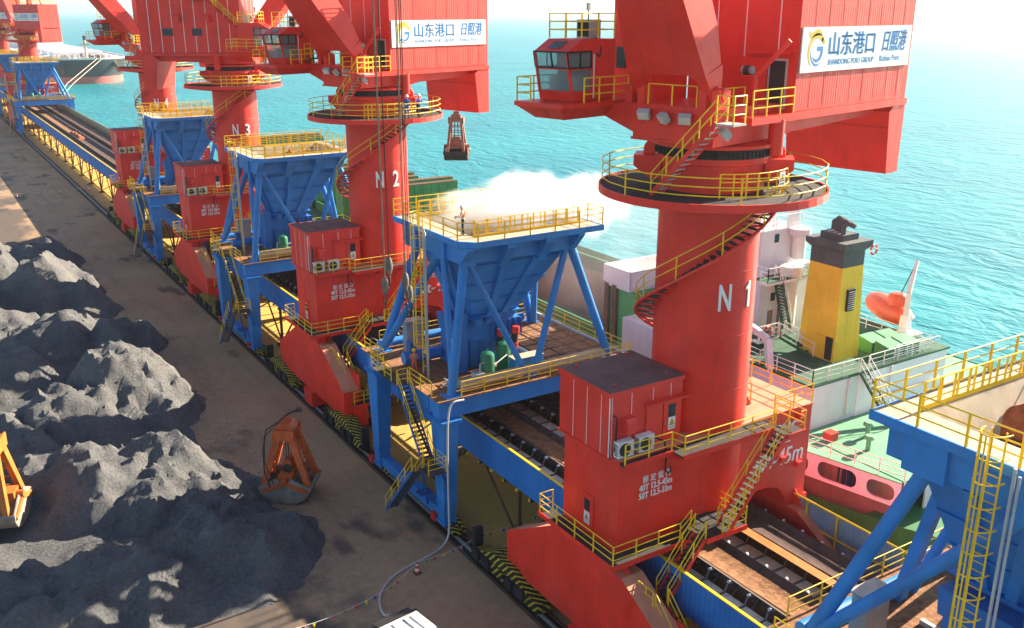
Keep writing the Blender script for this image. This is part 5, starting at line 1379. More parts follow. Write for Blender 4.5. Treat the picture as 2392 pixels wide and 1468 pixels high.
# houses and tiers
mb = MB()
mb.box(5.6, 15, 12.9, 30, 10.3, 13.3, 0); mb.box(1.1, 5.6, 12.95, 19.2, 10.3, 13.3, 1); mb.box(1.0, 15.2, 12.8, 26, 13.3, 13.42, 2)
mb.box(0.15, 4.3, 19.21, 30.8, 10.3, 13.28, 1); mb.box(4.3, 9.6, 20.8, 31.5, 13.42, 18.6, 1); mb.box(4.9, 9.0, 21.6, 31, 18.6, 21.2, 1)
mb.box(2.6, 4.6, 19.0, 24.5, 14.1, 14.3, 1); mb.box(2.7, 4.6, 19.1, 24.4, 14.3, 14.33, 2)
mb.box(3.4, 9.4, 19.4, 20.8, 18.0, 18.2, 1); mb.box(3.5, 9.4, 19.4, 20.8, 18.2, 18.23, 2)
mb.box(1.2, 6.5, 31.4, 34.5, 14.92, 15.25, 1)
mb.box(1.1, 1.25, 31.3, 34.6, 15.2, 16.6, 1); mb.box(1.2, 7.5, 34.45, 34.6, 15.2, 16.6, 1); mb.box(1.2, 7.5, 31.3, 31.42, 15.2, 16.55, 1)
for x0, x1, z0, z1 in ((5.2, 5.7, 13.5, 15.6), (7.4, 7.9, 14.7, 16.9), (6.2, 6.8, 13.5, 15.7)):
    mb.box(x0, x1, 20.76, 20.80, z0, z1, 3)
for x, z in ((5.6, 16.6), (7.6, 17.3), (6.4, 20.6)): mb.box(x - 0.2, x + 0.2, 20.75 if z < 19 else 21.55, 20.8 if z < 19 else 21.6, z - 0.3, z + 0.3, 4)
mb.build('deckhouse', ['pink', 'ship_white', 'deck_dark', 'hold', 'dark_glass'], ship)
mb = MB(); mb.tube([(1.0, 13.4, 10.7), (1.0, 19.0, 10.7)], 0.07, 6); mb.tube([(4.6, 12.85, 10.6), (4.6, 12.85, 13.2)], 0.06, 6); mb.tube([(8.8, 12.8, 11.2), (14.5, 12.8, 11.2)], 0.07, 6); mb.tube([(8.8, 12.8, 11.2), (8.8, 12.8, 13.3)], 0.07, 6); mb.build('pipe_run', 'ship_white', ship)
for x, y in ((8.5, 9.5), (10.5, 8.0), (1.2, 11.2)):
    mb = MB(); mb.box(x - .35, x + .35, y - .3, y + .3, 10.37, 10.85); mb.box(x - .38, x + .38, y - .33, y + .33, 10.85, 10.92); mb.build('deck_locker', 'motor_red' if x < 2 else 'deck_dark', ship)
# funnel
mb = MB()
FX0, FX1, FY0, FY1 = 5.5, 8.05, 15.0, 18.1
def frus(z0, z1, i0, i1, mt):
    A = [(FX0 + i0, FY0 + i0, z0), (FX1 - i0 * 1.2, FY0 + i0, z0), (FX1 - i0 * 1.2, FY1 - i0, z0), (FX0 + i0, FY1 - i0, z0)]
    Bq = [(FX0 + i1, FY0 + i1, z1), (FX1 - i1 * 1.2, FY0 + i1, z1), (FX1 - i1 * 1.2, FY1 - i1, z1), (FX0 + i1, FY1 - i1, z1)]
    mb.add(A + Bq, [(i, (i + 1) % 4, 4 + (i + 1) % 4, 4 + i) for i in range(4)] + [(3, 2, 1, 0), (4, 5, 6, 7)], mt)
frus(13.35, 19.9, 0.0, 0.20, 0); frus(19.9, 20.9, 0.20, 0.20, 1); frus(20.9, 21.2, 0.2, -0.08, 1); frus(21.2, 21.6, -0.08, -0.10, 1)
for k in range(4):
    x = 6.3 + 0.3 * k; y = 15.9 + 0.5 * k
    mb.tube([(x, y, 21.6), (x, y, 22.5), (x + 0.1, y - 0.25, 22.75), (x + 0.25, y - 0.7, 22.6)], 0.16 + 0.04 * (k % 2), 10, 1)
mb.box(6.0, 7.5, 15.6, 17.5, 21.55, 22.0, 1)
fn = mb.build('funnel', ['funnel_yellow', 'funnel_grey'], ship)
mb = MB(); mb.box(6.3, 7.0, 14.98, 15.16, 16.9, 18.4, 0)
for k in range(9): mb.box(6.35, 6.95, 14.94, 14.98, 17.0 + k * 0.15, 17.05 + k * 0.15, 1)
mb.build('louvre', ['black', 'galv'], fn)
mb = MB(); mb.box(5.47, 5.6, 15.2, 15.75, 13.5, 15.1, 0); mb.build('doorway', 'black', fn)
mb = MB(); mb.box(5.47, 5.6, 15.95, 16.6, 13.5, 15.1, 0); mb.build('door', 'funnel_yellow', fn)
# railings, stairs
rl = MB(); tb = MB(); sb = MB()
rl.rail([(-1.4, 12.5, 10.37), (0.25, 5.15, 10.37), (2.5, 5.12, 10.37)], h=1.0, sp=1.5)
rl.rail([(1.2, 13.0, 13.42), (5.5, 12.95, 13.42)], h=1.0); rl.rail([(6.6, 12.95, 13.42), (14, 12.95, 13.42)], h=1.0)
rl.rail([(1.2, 13.0, 13.42), (1.2, 19, 13.42)], h=1.0, sp=1.6)
rl.rail([(2.7, 19.05, 14.33), (4.5, 19.05, 14.33)], h=1.0); rl.rail([(2.65, 19.1, 14.33), (2.65, 24.3, 14.33)], h=1.0)
rl.rail([(3.5, 19.45, 18.23), (8.4, 19.45, 18.23)], h=1.0, sp=1.1); rl.rail([(3.5, 19.45, 18.23), (3.5, 20.8, 18.23)], h=1.0, sp=0.8)
rl.rail([(5.0, 21.65, 21.2), (8.9, 21.65, 21.2)], h=1.0, sp=1.4); rl.rail([(5.0, 21.65, 21.2), (5.0, 31, 21.2)], h=1.0, sp=1.6)
rl.rail([(9.5, 13.2, 13.42), (13.5, 13.2, 13.42), (13.5, 20, 13.42)], h=1.0)
for fl in (((6.0, 12.85, 13.42), (6.4, 10.4, 10.37), 0.8, (1, 0, 0)), ((4.8, 19.0, 14.33), (5.5, 16.5, 13.45), 0.7, (1, 0.3, 0)), ((4.9, 19.8, 18.2), (5.9, 19.5, 14.4), 0.7, (0, 1, 0))):
    tb, sb, r2 = MB(), MB(), MB(); stairs(*fl, tb, sb, r2); tb.add(sb.v, sb.f, 0); o = tb.build('stair', 'deck_dark', ship); r2.build('handrail', 'white', o)
rl.build('railing', 'white', ship)
for x, y in ((3.6, 10.3), (2.0, 9.0), (7.2, 8.5)):
    mb = MB(); mb.lathe([(0, 0), (0.15, 0), (0.15, 0.7), (0.32, 0.75), (0.32, 0.9), (0.25, 0.98), (0, 1.0)], 14, c=(x, y, 10.37)); mb.build('mushroom_vent', 'deck_green', ship)
mb = MB()
for x0, y0 in ((5.2, 12.2), (6.8, 12.4)):
    mb.prism([(13.5, 14.2), (15.2, 14.2), (15.2, 14.32), (14.3, 14.75), (13.5, 14.32)], 0, 0, 'x') if False else None
for x0, x1, ya, yb in ((9.2, 10.7, 13.4, 14.6), (9.2, 10.7, 14.8, 16.0), (10.9, 12.4, 13.4, 14.6), (10.9, 12.4, 14.8, 16.0)):
    mb.add([(x0, ya, 14.2), (x1, ya, 14.2), (x1, yb, 14.45), (x0, yb, 14.45), (x0, ya, 13.42), (x1, ya, 13.42), (x1, yb, 13.42), (x0, yb, 13.42)], [(0, 1, 2, 3), (0, 4, 5, 1), (1, 5, 6, 2), (2, 6, 7, 3), (3, 7, 4, 0)])
mb.build('skylight', 'skylight_green', ship)
mb = MB(); mb.lathe([(0.55, 0), (0.55, 3.6), (0.85, 3.7), (0.85, 4.5), (0.3, 4.6), (0, 4.6)], 18, c=(6.6, 20.2, 14.4)); mb.lathe([(0.5, 0), (0.5, 1.6), (0.8, 1.7), (0.8, 2.2), (0, 2.3)], 18, c=(8.3, 21.2, 19.0))
mb.build('ventilator', 'ship_white', ship)
mb = MB(); mb.tube([(7.0, 22.5, 21.2), (7.0, 22.5, 24.5)], 0.08, 6); mb.tube([(5.5, 22.5, 23.0), (8.5, 22.5, 23.0)], 0.05, 6); mb.box(7.6, 8.8, 21.8, 21.9, 21.2, 22.4); mb.build('mast', 'ship_white', ship)
for x, y, z, ax in ((3.4, 18.98, 14.9, 'X'), (12.9, 18.3, 19.6, 'X')):
    mb = MB()
    M = Matrix.Translation((x, y, z)) @ Matrix.Rotation(rad(90), 4, ax)
    for k in range(16):
        a0, a1 = 2 * math.pi * k / 16, 2 * math.pi * (k + 1) / 16
        mb.tube([M @ Vector((0.34 * math.cos(a), 0.34 * math.sin(a), 0)) for a in (a0, (a0 + a1) / 2, a1)], 0.075, 8, 1 if k % 4 == 0 else 0)
    mb.build('lifebuoy', ['motor_red', 'white'], ship)
mb = MB(); mb.bar((0.7, 15.5, 10.4), (1.5, 17.2, 15.2), 0.4, 0.5, 0); mb.bar((1.5, 17.2, 15.2), (1.2, 18.5, 15.8), 0.35, 0.4, 0)
mb.build('stores_crane', 'ship_white', ship)
mb = MB(); mb.tube([(2.0, 4.5, 7.1), (2.0, 4.5, 7.6)], 0.3, 12, 0); mb.tube([(6.0, 3.2, 7.4), (7.6, 3.2, 7.4)], 0.5, 12, 1); mb.box(5.6, 8.0, 2.7, 3.7, 7.0, 7.25, 1)
mb.build('mooring_winch', ['ship_white', 'deck_green'], ship)
# lifeboat with davit
lb = thing('lifeboat', 'enclosed orange lifeboat hanging from a white davit behind the funnel', 'lifeboat', (60.9, 43.0, 9.3), rad(64))
mb = MB(); vs = []; n = 18; secs = []
for i in range(n + 1):
    u = i / n; x = -3.0 + 6.0 * u
    wv = (1 - abs(2 * u - 1) ** 2.6) ** 0.6
    for j in range(12):
        a = 2 * math.pi * j / 12
        zz = 1.1 + (0.95 * math.sin(a) if math.sin(a) > 0 else 0.95 * math.sin(a)) * (0.25 + 0.75 * wv)
        vs.append((x, 1.15 * math.cos(a) * (0.08 + 0.92 * wv), zz))
mb.add(vs, [(i * 12 + j, i * 12 + (j + 1) % 12, (i + 1) * 12 + (j + 1) % 12, (i + 1) * 12 + j) for i in range(n) for j in range(12)], 0, True)
mb.build('hull', 'boat_orange', lb)
mb = MB(); mb.lathe([(0.75, 1.8), (0.7, 2.45), (0.45, 2.7), (0, 2.72)], 14, c=(-1.2, 0, 0)); mb.build('cockpit', 'boat_orange', lb)
mb = MB(); mb.tube([(-3.0, -0.05, 1.15), (-2.2, -0.95, 1.12), (0, -1.2, 1.12), (2.2, -0.95, 1.12), (3.0, -0.05, 1.15)], 0.06, 6); mb.build('fender_rope', 'white', lb); lb.scale = (0.98, 0.98, 0.98)
dv = thing('boat_davit', 'white curved davit arm holding the orange lifeboat', 'davit', (58.9, 40.0, 6.3))
mb = MB(); mb.bar((0, 0, 3.1), (0.2, 0.2, 4.6), 0.8, 0.7, w2=0.5, h2=0.5); mb.bar((0.2, 0.2, 4.6), (0.5, 0.4, 6.2), 0.42, 0.42, w2=0.34, h2=0.36); mb.bar((0.5, 0.4, 6.2), (2.2, 1.2, 8.2), 0.32, 0.36, w2=0.2, h2=0.22); mb.box(-1.0, 1.0, -0.8, 0.6, 2.9, 3.4)
mb.build('arm', 'ship_white', dv)
mb = MB(); mb.tube([(2.2, 1.2, 8.2), (1.9, 2.2, 5.0)], 0.04, 5); mb.build('fall_rope', 'rope', dv)
# mooring line to the quay
mb = MB(); pts = []
a, b_ = Vector((45.0, 27.0, 2.6)), Vector((40.9, 44.0, 0.5))
for i in range(17):
    u = i / 16; p = a.lerp(b_, u); p.z -= 0.9 * math.sin(math.pi * u); pts.append(p)
pts2 = [Vector((48.5, 26.0, 2.8)).lerp(Vector((41.0, 8.0, 1.0)), i / 10) - Vector((0, 0, 0.8 * math.sin(math.pi * i / 10))) for i in range(11)]
mb.tube(pts, 0.09, 6); mb.tube(pts2, 0.09, 6)
tag(mb.build('mooring_line', 'mooring'), 'pale mooring line running across the dark green hull to the quay', 'rope')
# far ship
fs_ = thing('bulk_carrier', 'dark hulled bulk carrier with a red waterline, moored far off beyond crane N5', 'ship', (84, 538, -4.0), 0)
mb = MB(); vs = []; st = [0, 0.8, 2.5, 5, 9, 14, 20, 28, 40, 60, 160, 230]; hb = [0.0, 5.2, 9.4, 13.0, 16.4, 18.8, 20.4, 21.5, 22, 22, 22, 18]
lv = [(-2, 0.90, 2.5), (3.4, 0.92, 2.5), (3.45, 0.92, 2.5), (6.5, 0.955, 1.4), (9.5, 0.99, 0.4), (12.0, 1.02, -0.6), (12.9, 1.03, -0.9)]
nl = 2 * len(lv)
for y, h in zip(st, hb):
    for z, f_, dy in lv: vs.append((-h * f_, y + dy * max(0, 1 - y / 30), z))
    for z, f_, dy in lv[::-1]: vs.append((h * f_, y + dy * max(0, 1 - y / 30), z))
fs = [(i * nl + j, i * nl + j + 1, (i + 1) * nl + j + 1, (i + 1) * nl + j) for i in range(len(st) - 1) for j in range(nl - 1) if j != len(lv) - 1]
mb.add(vs, fs, 0, True)
for i, f_ in enumerate(mb.f):
    z_ = sum(mb.v[j][2] for j in f_) / len(f_)
    mb.m[i] = 1 if z_ < 3.42 else (2 if z_ > 12.1 else 0)
dk = [(-h * 1.0, y + 0.0, 12.0) for y, h in zip(st, hb)] + [(h * 1.0, y, 12.0) for y, h in zip(st, hb)]
n = len(st); mb.add(dk, [(i, i + 1, n + i + 1, n + i) for i in range(n - 1)], 2)
mb.build('hull', ['hull_dark', 'far_red', 'ship_white'], fs_)
for k in range(6):
    mb = MB(); mb.box(-12, 12, 34 + 30 * k, 56 + 30 * k, 12.01, 14.6); mb.build('hatch_cover', 'ship_white', fs_)
mb = MB()
for k in range(30):
    x, y = rnd.uniform(-14, 13), rnd.uniform(8, 31); s_ = rnd.uniform(0.5, 1.6); mb.box(x, x + s_, y, y + s_ * 1.4, 12.0, 12.9 + rnd.uniform(0, 1.2), rnd.choice((0, 1, 2)))
tag(mb.build('deck_gear', ['beige', 'ship_white', 'rust'], fs_), kind='stuff')
mb = MB(); mb.tube([(0, 11, 12.0), (0, 11, 21.5)], 0.6, 10, 0); mb.box(-2.4, 2.4, 10.2, 11.8, 19.0, 19.7, 0); mb.box(-0.6, 0.6, 10.4, 11.6, 21.5, 23.6, 1); mb.build('foremast', ['beige', 'black'], fs_)
for q in (-1, 1):
    mb = MB(); mb.bar((q * 12.0, 5.6, 11.0), (q * 13.5, 2.2, 7.6), 2.6, 2.6, 0, w2=1.2, h2=1.2); mb.box(q * 13.5 - 0.6, q * 13.5 + 0.6, 1.4, 2.4, 5.4, 8.0, 1); mb.build('anchor', ['hull_dark', 'rust'], fs_)
for dx in (0, -2.5):
    mb = MB(); mb.tube([(6 + dx, 0.2, 12.6), (-22 + dx, -90, 6.5), (-44, -188, 4.3)], 0.14, 5); mb.build('mooring_line', 'mooring', fs_)
mb = MB(); mb.box(-16, 16, 205, 225, 12.01, 34, 0); mb.build('deckhouse', 'ship_white', fs_)

# ------------------------------------------------------------------ small things on the quay
def cone(loc, label):
    root = thing('traffic_cone', label, 'traffic cone', loc, 0, 'traffic cones holding the pennant line')
    mb = MB(); mb.box(-0.2, 0.2, -0.2, 0.2, 0, 0.05); mb.build('base', 'rubber', root)
    mb = MB()
    for z0, z1, mt in ((0.05, 0.2, 0), (0.2, 0.36, 1), (0.36, 0.52, 0), (0.52, 0.64, 1), (0.64, 0.76, 0)):
        mb.lathe([(0.17 - 0.18 * z0, z0), (0.17 - 0.18 * z1, z1)], 16, mt)
    mb.build('body', ['cone_red', 'white'], root); return root
cone((21.37, 44.6, 0.0), 'red and white traffic cone on the quay beside the white hose')
cone((26.15, 45.25, 0.0), 'red and white traffic cone by the striped bogies of crane N1')
cone((14.4, 190.0, 0.0), 'leftmost far traffic cone, at the edge of the sunlit quay')
cone((21.5, 190.3, 0.0), 'far traffic cone in the middle of the empty quay')
cone((26.6, 190.8, 0.0), 'far traffic cone beside the belt gallery trestles')
def bunting(pts, label, n):
    root = thing('pennant_line', label, 'pennants', pts[0], 0, 'pennant lines across the quay')
    o = Vector(pts[0]); P3 = [Vector(p) - o for p in pts]
    mb = MB(); full = []
    for a, b_ in zip(P3, P3[1:]):
        for i in range(8):
            u = i / 8; p = a.lerp(b_, u); p.z -= 0.22 * math.sin(math.pi * u); full.append(p)
    full.append(P3[-1]); mb.tube(full, 0.012, 4); mb.build('string', 'white', root)
    cols = ['flag_green', 'flag_red', 'flag_yellow', 'flag_blue', 'flag_pink']
    L_ = sum((b_ - a).length for a, b_ in zip(full, full[1:])); 
    for k in range(n):
        s_ = L_ * (k + 0.5) / n; acc = 0
        for a, b_ in zip(full, full[1:]):
            l = (b_ - a).length
            if acc + l >= s_:
                p = a.lerp(b_, (s_ - acc) / l); d = (b_ - a).normalized(); break
            acc += l
        mb = MB(); w_ = 0.13; dn = Vector((rnd.uniform(-.12, .12), rnd.uniform(-.12, .12), -0.26))
        mb.add([p - d * w_, p + d * w_, p + dn, p - d * w_ + Vector((0, 0, .004)), p + d * w_ + Vector((0, 0, .004)), p + dn + Vector((0, 0, .004))], [(0, 1, 2), (5, 4, 3)])
        mb.build('pennant', cols[k % 5], root)
bunting([(12.6, 42.4, 0.75), (17.9, 43.0, 0.6), (21.37, 44.6, 0.74), (26.15, 45.25, 0.74)], 'string of coloured pennants on the quay near the white truck', 22)
bunting([(26.15, 45.25, 0.74), (31.6, 45.6, 0.8)], 'string of coloured pennants under the belt gallery behind the leg of crane N1', 11)
bunting([(13.0, 189.8, 0.7), (21.5, 190.3, 0.74), (26.6, 190.8, 0.7)], 'far string of pennants across the empty quay', 14)
mb = MB()
pts = [Vector(p) for p in ((26.05, 46.95, 9.3), (25.15, 46.85, 9.25), (24.85, 46.85, 8.0), (24.75, 46.8, 5.0), (24.7, 46.7, 2.2), (24.55, 46.5, 0.7), (24.0, 46.3, 0.12), (22.9, 45.85, 0.06), (21.3, 45.5, 0.06), (20.2, 45.1, 0.06), (19.3, 44.5, 0.06), (18.5, 43.6, 0.06), (18.05, 42.6, 0.08), (17.8, 41.5, 0.3), (17.6, 40.5, 1.0))]
sm = []
for i in range(len(pts) - 1):
    p0, p1, p2, p3 = pts[max(i - 1, 0)], pts[i], pts[i + 1], pts[min(i + 2, len(pts) - 1)]
    for k in range(5):
        u = k / 5; sm.append(0.5 * ((2 * p1) + (p2 - p0) * u + (2 * p0 - 5 * p1 + 4 * p2 - p3) * u * u + (3 * p1 - p0 - 3 * p2 + p3) * u ** 3))
sm.append(pts[-1]); mb.tube(sm, 0.065, 8)
tag(mb.build('water_hose', 'hose'), 'white water hose looping down from the hopper deck across the quay to the truck', 'hose')
# truck cab at the bottom edge
tk = thing('truck', 'white truck cab cut by the bottom edge, white hose leading to it', 'truck', (16.9, 37.0, 0), rad(8))
mb = MB(); mb.prism([(-1.9, 0.6), (1.05, 0.6), (1.1, 1.5), (0.85, 2.6), (0.6, 2.75), (-1.7, 2.8), (-1.9, 2.7)], -1.15, 1.15, 'x', 0)
for x in (-0.75, -0.35, 0.35, 0.75): mb.box(x - 0.12, x + 0.12, -1.5, 0.4, 2.76, 2.82, 0)
mb.build('cab', 'cloth_white', tk)
mb = MB(); mb.box(-1.05, 1.05, 0.98, 1.13, 1.55, 2.45); mb.build('windscreen', 'dark_glass', tk)
mb = MB(); mb.prism([(0.65, 2.72), (1.25, 2.58), (1.25, 2.64), (0.65, 2.78)], -1.1, 1.1, 'x'); mb.build('sun_visor', 'black', tk)
for q in (-1, 1):
    mb = MB(); mb.bar((q * 1.15, 0.95, 2.3), (q * 1.5, 1.3, 2.2), 0.05, 0.05); mb.box(q * 1.5 - 0.12, q * 1.5 + 0.12, 1.25, 1.33, 1.6, 2.3); mb.build('wing_mirror', 'black', tk)
mb = MB(); mb.box(-1.1, 1.1, -8, -2.0, 0.7, 1.0, 1); mb.tube([(0, -8, 1.9), (0, -2.2, 1.9)], 0.95, 20, 0); mb.build('tank', ['white', 'black'], tk)
for y in (0.1, -4.6, -6.0):
    for q in (-1, 1):
        mb = MB(); mb.lathe([(0, -0.15), (0.3, -0.15), (0.5, -0.13), (0.52, 0), (0.5, 0.13), (0.3, 0.15), (0, 0.15)], 16, M=Matrix.Translation((q * 0.95, y, 0.52)) @ Matrix.Rotation(rad(90), 4, 'Y')); mb.build('wheel', 'rubber', tk)

# ------------------------------------------------------------------ people
def person(label, loc, rz, top, legs, helmet, arms='rail', vest=None, boots='black', sit=0):
    """one continuous skinned body; helmet, vest and eyes are children"""
    J = {'pel': (0, 0, .95), 'sp': (0, .01, 1.12), 'ch': (0, .02, 1.33), 'nk': (0, .03, 1.48), 'hd0': (0, .05, 1.57), 'hd1': (0, .055, 1.66), 'hd2': (0, .05, 1.74), 'nose': (0, .15, 1.635)}
    Rr = {'pel': .145, 'sp': .135, 'ch': .155, 'nk': .058, 'hd0': .072, 'hd1': .092, 'hd2': .07, 'nose': .014}
    E = [('pel', 'sp'), ('sp', 'ch'), ('ch', 'nk'), ('nk', 'hd0'), ('hd0', 'hd1'), ('hd1', 'hd2'), ('hd1', 'nose')]
    for s_, q in (('L', -1), ('R', 1)):
        J.update({'hip' + s_: (q * .10, 0, .90), 'kn' + s_: (q * .115, .03 + .02 * q, .49), 'an' + s_: (q * .12, -.02 + .05 * q, .10), 'ft' + s_: (q * .14, .13 + .05 * q, .045),
                  'sh' + s_: (q * .19, .01, 1.40)})
        if arms == 'rail': el, wr = (q * .27, .13, 1.16), (q * .20, .38, 1.12)
        elif arms == 'folded': el, wr = (q * .26, .08, 1.15), (q * .02, .22, 1.22)
        elif arms == 'phone': el, wr = ((q * .27, .06, 1.13), ((q * .13, .26, 1.36)))
        else: el, wr = (q * .27, -.02, 1.14), (q * .28, .08, .90)
        J.update({'el' + s_: el, 'wr' + s_: wr})
        d = (Vector(wr) - Vector(el)).normalized(); sd = d.orthogonal().normalized(); pm = Vector(wr) + d * .05
        J['pm' + s_] = tuple(pm)
        Rr.update({'hip' + s_: .095, 'kn' + s_: .062, 'an' + s_: .05, 'ft' + s_: .042, 'sh' + s_: .072, 'el' + s_: .048, 'wr' + s_: .032, 'pm' + s_: .034})
        E += [('pel', 'hip' + s_), ('hip' + s_, 'kn' + s_), ('kn' + s_, 'an' + s_), ('an' + s_, 'ft' + s_), ('ch', 'sh' + s_), ('sh' + s_, 'el' + s_), ('el' + s_, 'wr' + s_), ('wr' + s_, 'pm' + s_)]
        for k, (o_, l_) in enumerate(((-.030, .075), (-.010, .088), (.010, .084), (.030, .066), (-.045, .05))):
            a = pm + sd * o_ + d * (.02 if k < 4 else -.01); b1 = a + d * l_ * .55 + sd * (o_ * .2 if k < 4 else -.02); c1 = b1 + d * l_ * .4 + Vector((0, 0, -.02))
            for t_, p in (('a', a), ('b', b1), ('c', c1)):
                J[f'f{k}{t_}{s_}'] = tuple(p); Rr[f'f{k}{t_}{s_}'] = .009
            E += [('pm' + s_, f'f{k}a{s_}'), (f'f{k}a{s_}', f'f{k}b{s_}'), (f'f{k}b{s_}', f'f{k}c{s_}')]
    names = list(J); ix = {n_: i for i, n_ in enumerate(names)}
    me = bpy.data.meshes.new('p'); me.from_pydata([J[n_] for n_ in names], [(ix[a], ix[b_]) for a, b_ in E], [])
    o = bpy.data.objects.new('p', me); COL.objects.link(o)
    md = o.modifiers.new('s', 'SKIN'); md.use_smooth_shade = True
    for i, n_ in enumerate(names): me.skin_vertices[0].data[i].radius = (Rr[n_], Rr[n_])
    me.skin_vertices[0].data[ix['pel']].use_root = True
    o.modifiers.new('d', 'SUBSURF').levels = 1
    dg = bpy.context.evaluated_depsgraph_get(); dg.update()
    m2 = bpy.data.meshes.new_from_object(o.evaluated_get(dg)); bpy.data.objects.remove(o); bpy.data.meshes.remove(me)
    for q in (top, legs, 'skin', boots): m2.materials.append(MAT[q])
    for p in m2.polygons:
        c = p.center; hand = min((Vector(J['wr' + s_]) - c).length - .0 for s_ in 'LR'); beyond = any((c - Vector(J['wr' + s_])).dot(Vector(J['wr' + s_]) - Vector(J['el' + s_])) > 0 and (c - Vector(J['wr' + s_])).length < .2 for s_ in 'LR')
        p.material_index = 2 if (c.z > 1.50 or beyond) else (3 if c.z < .16 else (1 if c.z < 1.0 and abs(c.x) < .23 else 0)); p.use_smooth = True
    root = bpy.data.objects.new('person', m2); COL.objects.link(root); root.location = loc; root.rotation_euler = (0, 0, rz)
    tag(root, label, 'person')
    mb = MB(); mb.lathe([(0.155, 1.69), (0.15, 1.70), (0.135, 1.71), (0.13, 1.77), (0.10, 1.83), (0.05, 1.86), (0, 1.865)], 16, c=(0, .05, 0)); mb.prism([(-.09, 1.695), (.09, 1.695), (.09, 1.705), (-.09, 1.705)], .15, .24, 'y'); mb.build('helmet', helmet, root)
    mb = MB()
    for q in (-1, 1): mb.lathe([(0, -.012), (.011, -.006), (.013, 0), (.011, .006), (0, .012)], 8, c=(q * .034, .137, 1.665))
    mb.build('eye', 'black', root)
    mb = MB(); mb.box(-.03, .03, .125, .14, 1.585, 1.592); mb.build('mouth', 'cone_red', root)
    if vest:
        mb = MB()
        for z0, z1, r0, r1 in ((1.12, 1.28, .158, .162), (1.28, 1.42, .162, .165)): mb.lathe([(r0, z0), (r1, z1)], 18, M=Matrix.Diagonal((1.15, .95, 1, 1)))
        mb.build('vest', vest, root)
    return root
person('worker in white shirt and orange vest on the hopper top beside the dust cloud', (27.55, 49.4, 18.95), rad(58), 'cloth_white', 'cloth_dark', 'white', 'rail', 'vest')
person('worker in orange overalls and yellow helmet, arms folded, on the deck of the hopper', (25.5, 52.55, 9.22), rad(150), 'cloth_orange', 'cloth_orange', 'yellow', 'folded')
person('worker in dark blue overalls and yellow helmet standing beside the worker in orange', (26.0, 51.75, 9.22), rad(60), 'cloth_navy', 'cloth_navy', 'yellow', 'down')
person('worker in blue jacket, left of the two on the ring platform of crane N2', (32.75, 67.3, 24.0), rad(170), 'cloth_blue', 'cloth_blue', 'white', 'rail')
person('worker in blue jacket and black trousers on the ring platform of crane N2', (33.9, 67.6, 24.0), rad(200), 'cloth_blue', 'cloth_dark', 'white', 'phone')

# ------------------------------------------------------------------ dust cloud over the hopper
def cloud():
    bm = bmesh.new(); bmesh.ops.create_icosphere(bm, subdivisions=4, radius=1)
    for v in bm.verts:
        p = v.co.copy()
        k = 1 + 0.22 * noise.noise(p * 1.6 + Vector((3, 1, 7))) + 0.10 * noise.noise(p * 4)
        v.co = Vector((p.x * 10.0 * k, p.y * 7.0 * k, p.z * 3.7 * k))
    me = bpy.data.meshes.new('dust_cloud'); bm.to_mesh(me); bm.free()
    o = bpy.data.objects.new('dust_cloud', me); COL.objects.link(o); o.location = (35.8, 53.6, 18.75)
    m = bpy.data.materials.new('dust_cloud'); m.use_nodes = True; t = m.node_tree; t.nodes.clear(); MAT['dust_cloud'] = m
    out = N(t, 'OutputMaterial'); pv = N(t, 'VolumePrincipled')
    pv.inputs['Color'].default_value = (1, 1, 1, 1); pv.inputs['Anisotropy'].default_value = 0.2
    tc = N(t, 'TexCoord')
    ns = N(t, 'TexNoise', i2=0.30, i3=8.0, i4=0.70, i8=0.5); L(t, tc.outputs['Object'], ns.inputs[0])
    mp = N(t, 'Mapping'); mp.inputs[3].default_value = (1 / 9.8, 1 / 6.9, 1 / 3.6); L(t, tc.outputs['Object'], mp.inputs[0])
    ln = N(t, 'VectorMath', operation='LENGTH'); L(t, mp.outputs[0], ln.inputs[0])
    fall = N(t, 'MapRange', i1=1.0, i2=0.15); L(t, ln.outputs[1], fall.inputs[0])
    a = N(t, 'Math', operation='MULTIPLY_ADD', i1=0.58, i2=-0.71); L(t, fall.outputs[0], a.inputs[0])
    b_ = N(t, 'Math', operation='ADD'); L(t, ns.outputs[0], b_.inputs[0]); L(t, a.outputs[0], b_.inputs[1])
    c = N(t, 'MapRange', i1=0.0, i2=0.42, i3=0.0, i4=1.5); L(t, b_.outputs[0], c.inputs[0])
    L(t, c.outputs[0], pv.inputs['Density']); L(t, pv.outputs[0], out.inputs[1])
    me.materials.append(m)
    return tag(o, 'billowing white dust cloud rising from the hopper between cranes N1 and N2', 'dust cloud', kind='stuff')
cloud()
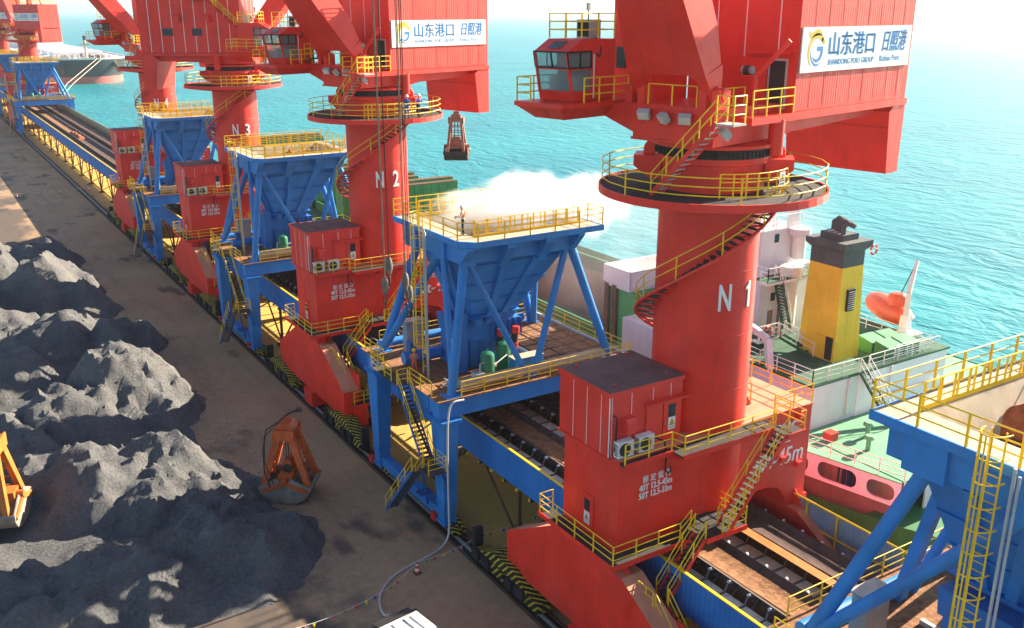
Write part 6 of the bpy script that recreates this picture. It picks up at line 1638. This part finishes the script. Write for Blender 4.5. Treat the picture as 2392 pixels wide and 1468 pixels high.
def drift():
    bm = bmesh.new(); bmesh.ops.create_icosphere(bm, subdivisions=3, radius=1)
    for v in bm.verts: v.co = Vector((v.co.x * 15, v.co.y * 17, v.co.z * 7))
    me = bpy.data.meshes.new('dust_drift'); bm.to_mesh(me); bm.free()
    o = bpy.data.objects.new('dust_drift', me); COL.objects.link(o); o.location = (53, 57, 12.5); o.rotation_euler = (0, rad(-8), rad(25))
    m = bpy.data.materials.new('dust_drift'); m.use_nodes = True; t = m.node_tree; t.nodes.clear()
    out = N(t, 'OutputMaterial'); pv = N(t, 'VolumePrincipled'); pv.inputs['Color'].default_value = (1, 1, 1, 1); pv.inputs['Anisotropy'].default_value = 0.3
    tc = N(t, 'TexCoord'); ns = N(t, 'TexNoise', i2=0.14, i3=5.0, i4=0.6); L(t, tc.outputs['Object'], ns.inputs[0])
    mp = N(t, 'Mapping'); mp.inputs[3].default_value = (1 / 15, 1 / 17, 1 / 7); L(t, tc.outputs['Object'], mp.inputs[0])
    ln = N(t, 'VectorMath', operation='LENGTH'); L(t, mp.outputs[0], ln.inputs[0])
    fall = N(t, 'MapRange', i1=1.0, i2=0.2); L(t, ln.outputs[1], fall.inputs[0])
    nn = N(t, 'MapRange', i1=0.42, i2=0.72, i3=0.1, i4=1.0); L(t, ns.outputs[0], nn.inputs[0])
    a = N(t, 'Math', operation='MULTIPLY'); L(t, fall.outputs[0], a.inputs[0]); L(t, nn.outputs[0], a.inputs[1])
    c = N(t, 'Math', operation='MULTIPLY', i1=0.045); L(t, a.outputs[0], c.inputs[0])
    L(t, c.outputs[0], pv.inputs['Density']); L(t, pv.outputs[0], out.inputs[1]); me.materials.append(m)
    return tag(o, 'thin veil of pale dust drifting from the hopper over the ship funnel', 'dust cloud', kind='stuff')
drift()

# ------------------------------------------------------------------ sea air
mb = MB(); mb.box(-9500, 12500, -3500, 15500, -10.0, 82.0)
hz = mb.build('haze', 'rubber')
hm = bpy.data.materials.new('haze'); hm.use_nodes = True; t = hm.node_tree; t.nodes.clear()
out = N(t, 'OutputMaterial'); pv = N(t, 'VolumePrincipled')
pv.inputs['Color'].default_value = (0.93, 0.97, 1.0, 1); pv.inputs['Density'].default_value = 0.00017; pv.inputs['Anisotropy'].default_value = 0.74
L(t, pv.outputs[0], out.inputs[1])
hz.data.materials.clear(); hz.data.materials.append(hm)
tag(hz, kind='stuff', label='pale sea haze thickening towards the sunny horizon', cat='haze')

# ------------------------------------------------------------------ spilled lumps on the quay
mb = MB()
for k in range(700):
    if k < 520: x, y = rnd.gauss(17.2, 1.3), rnd.uniform(46, 150)
    elif k < 560: x, y = rnd.uniform(18, 25), rnd.uniform(36, 140)
    else: x, y = rnd.uniform(26.0, 28.0), rnd.uniform(20, 130)
    r_ = rnd.uniform(0.02, 0.085); a = rnd.uniform(0, 6.28)
    vs = [(x + r_ * math.cos(a + q * 2.1) * rnd.uniform(.7, 1.3), y + r_ * math.sin(a + q * 2.1) * rnd.uniform(.7, 1.3), 0.001) for q in range(3)] + [(x, y, r_ * rnd.uniform(.6, 1.2))]
    mb.add(vs, [(0, 1, 3), (1, 2, 3), (2, 0, 3)], 0 if k < 560 else 1)
tag(mb.build('spilled_lumps', ['coal', 'ore']), 'loose lumps of coal and ore spilled over the quay', 'spilled lumps', kind='stuff')
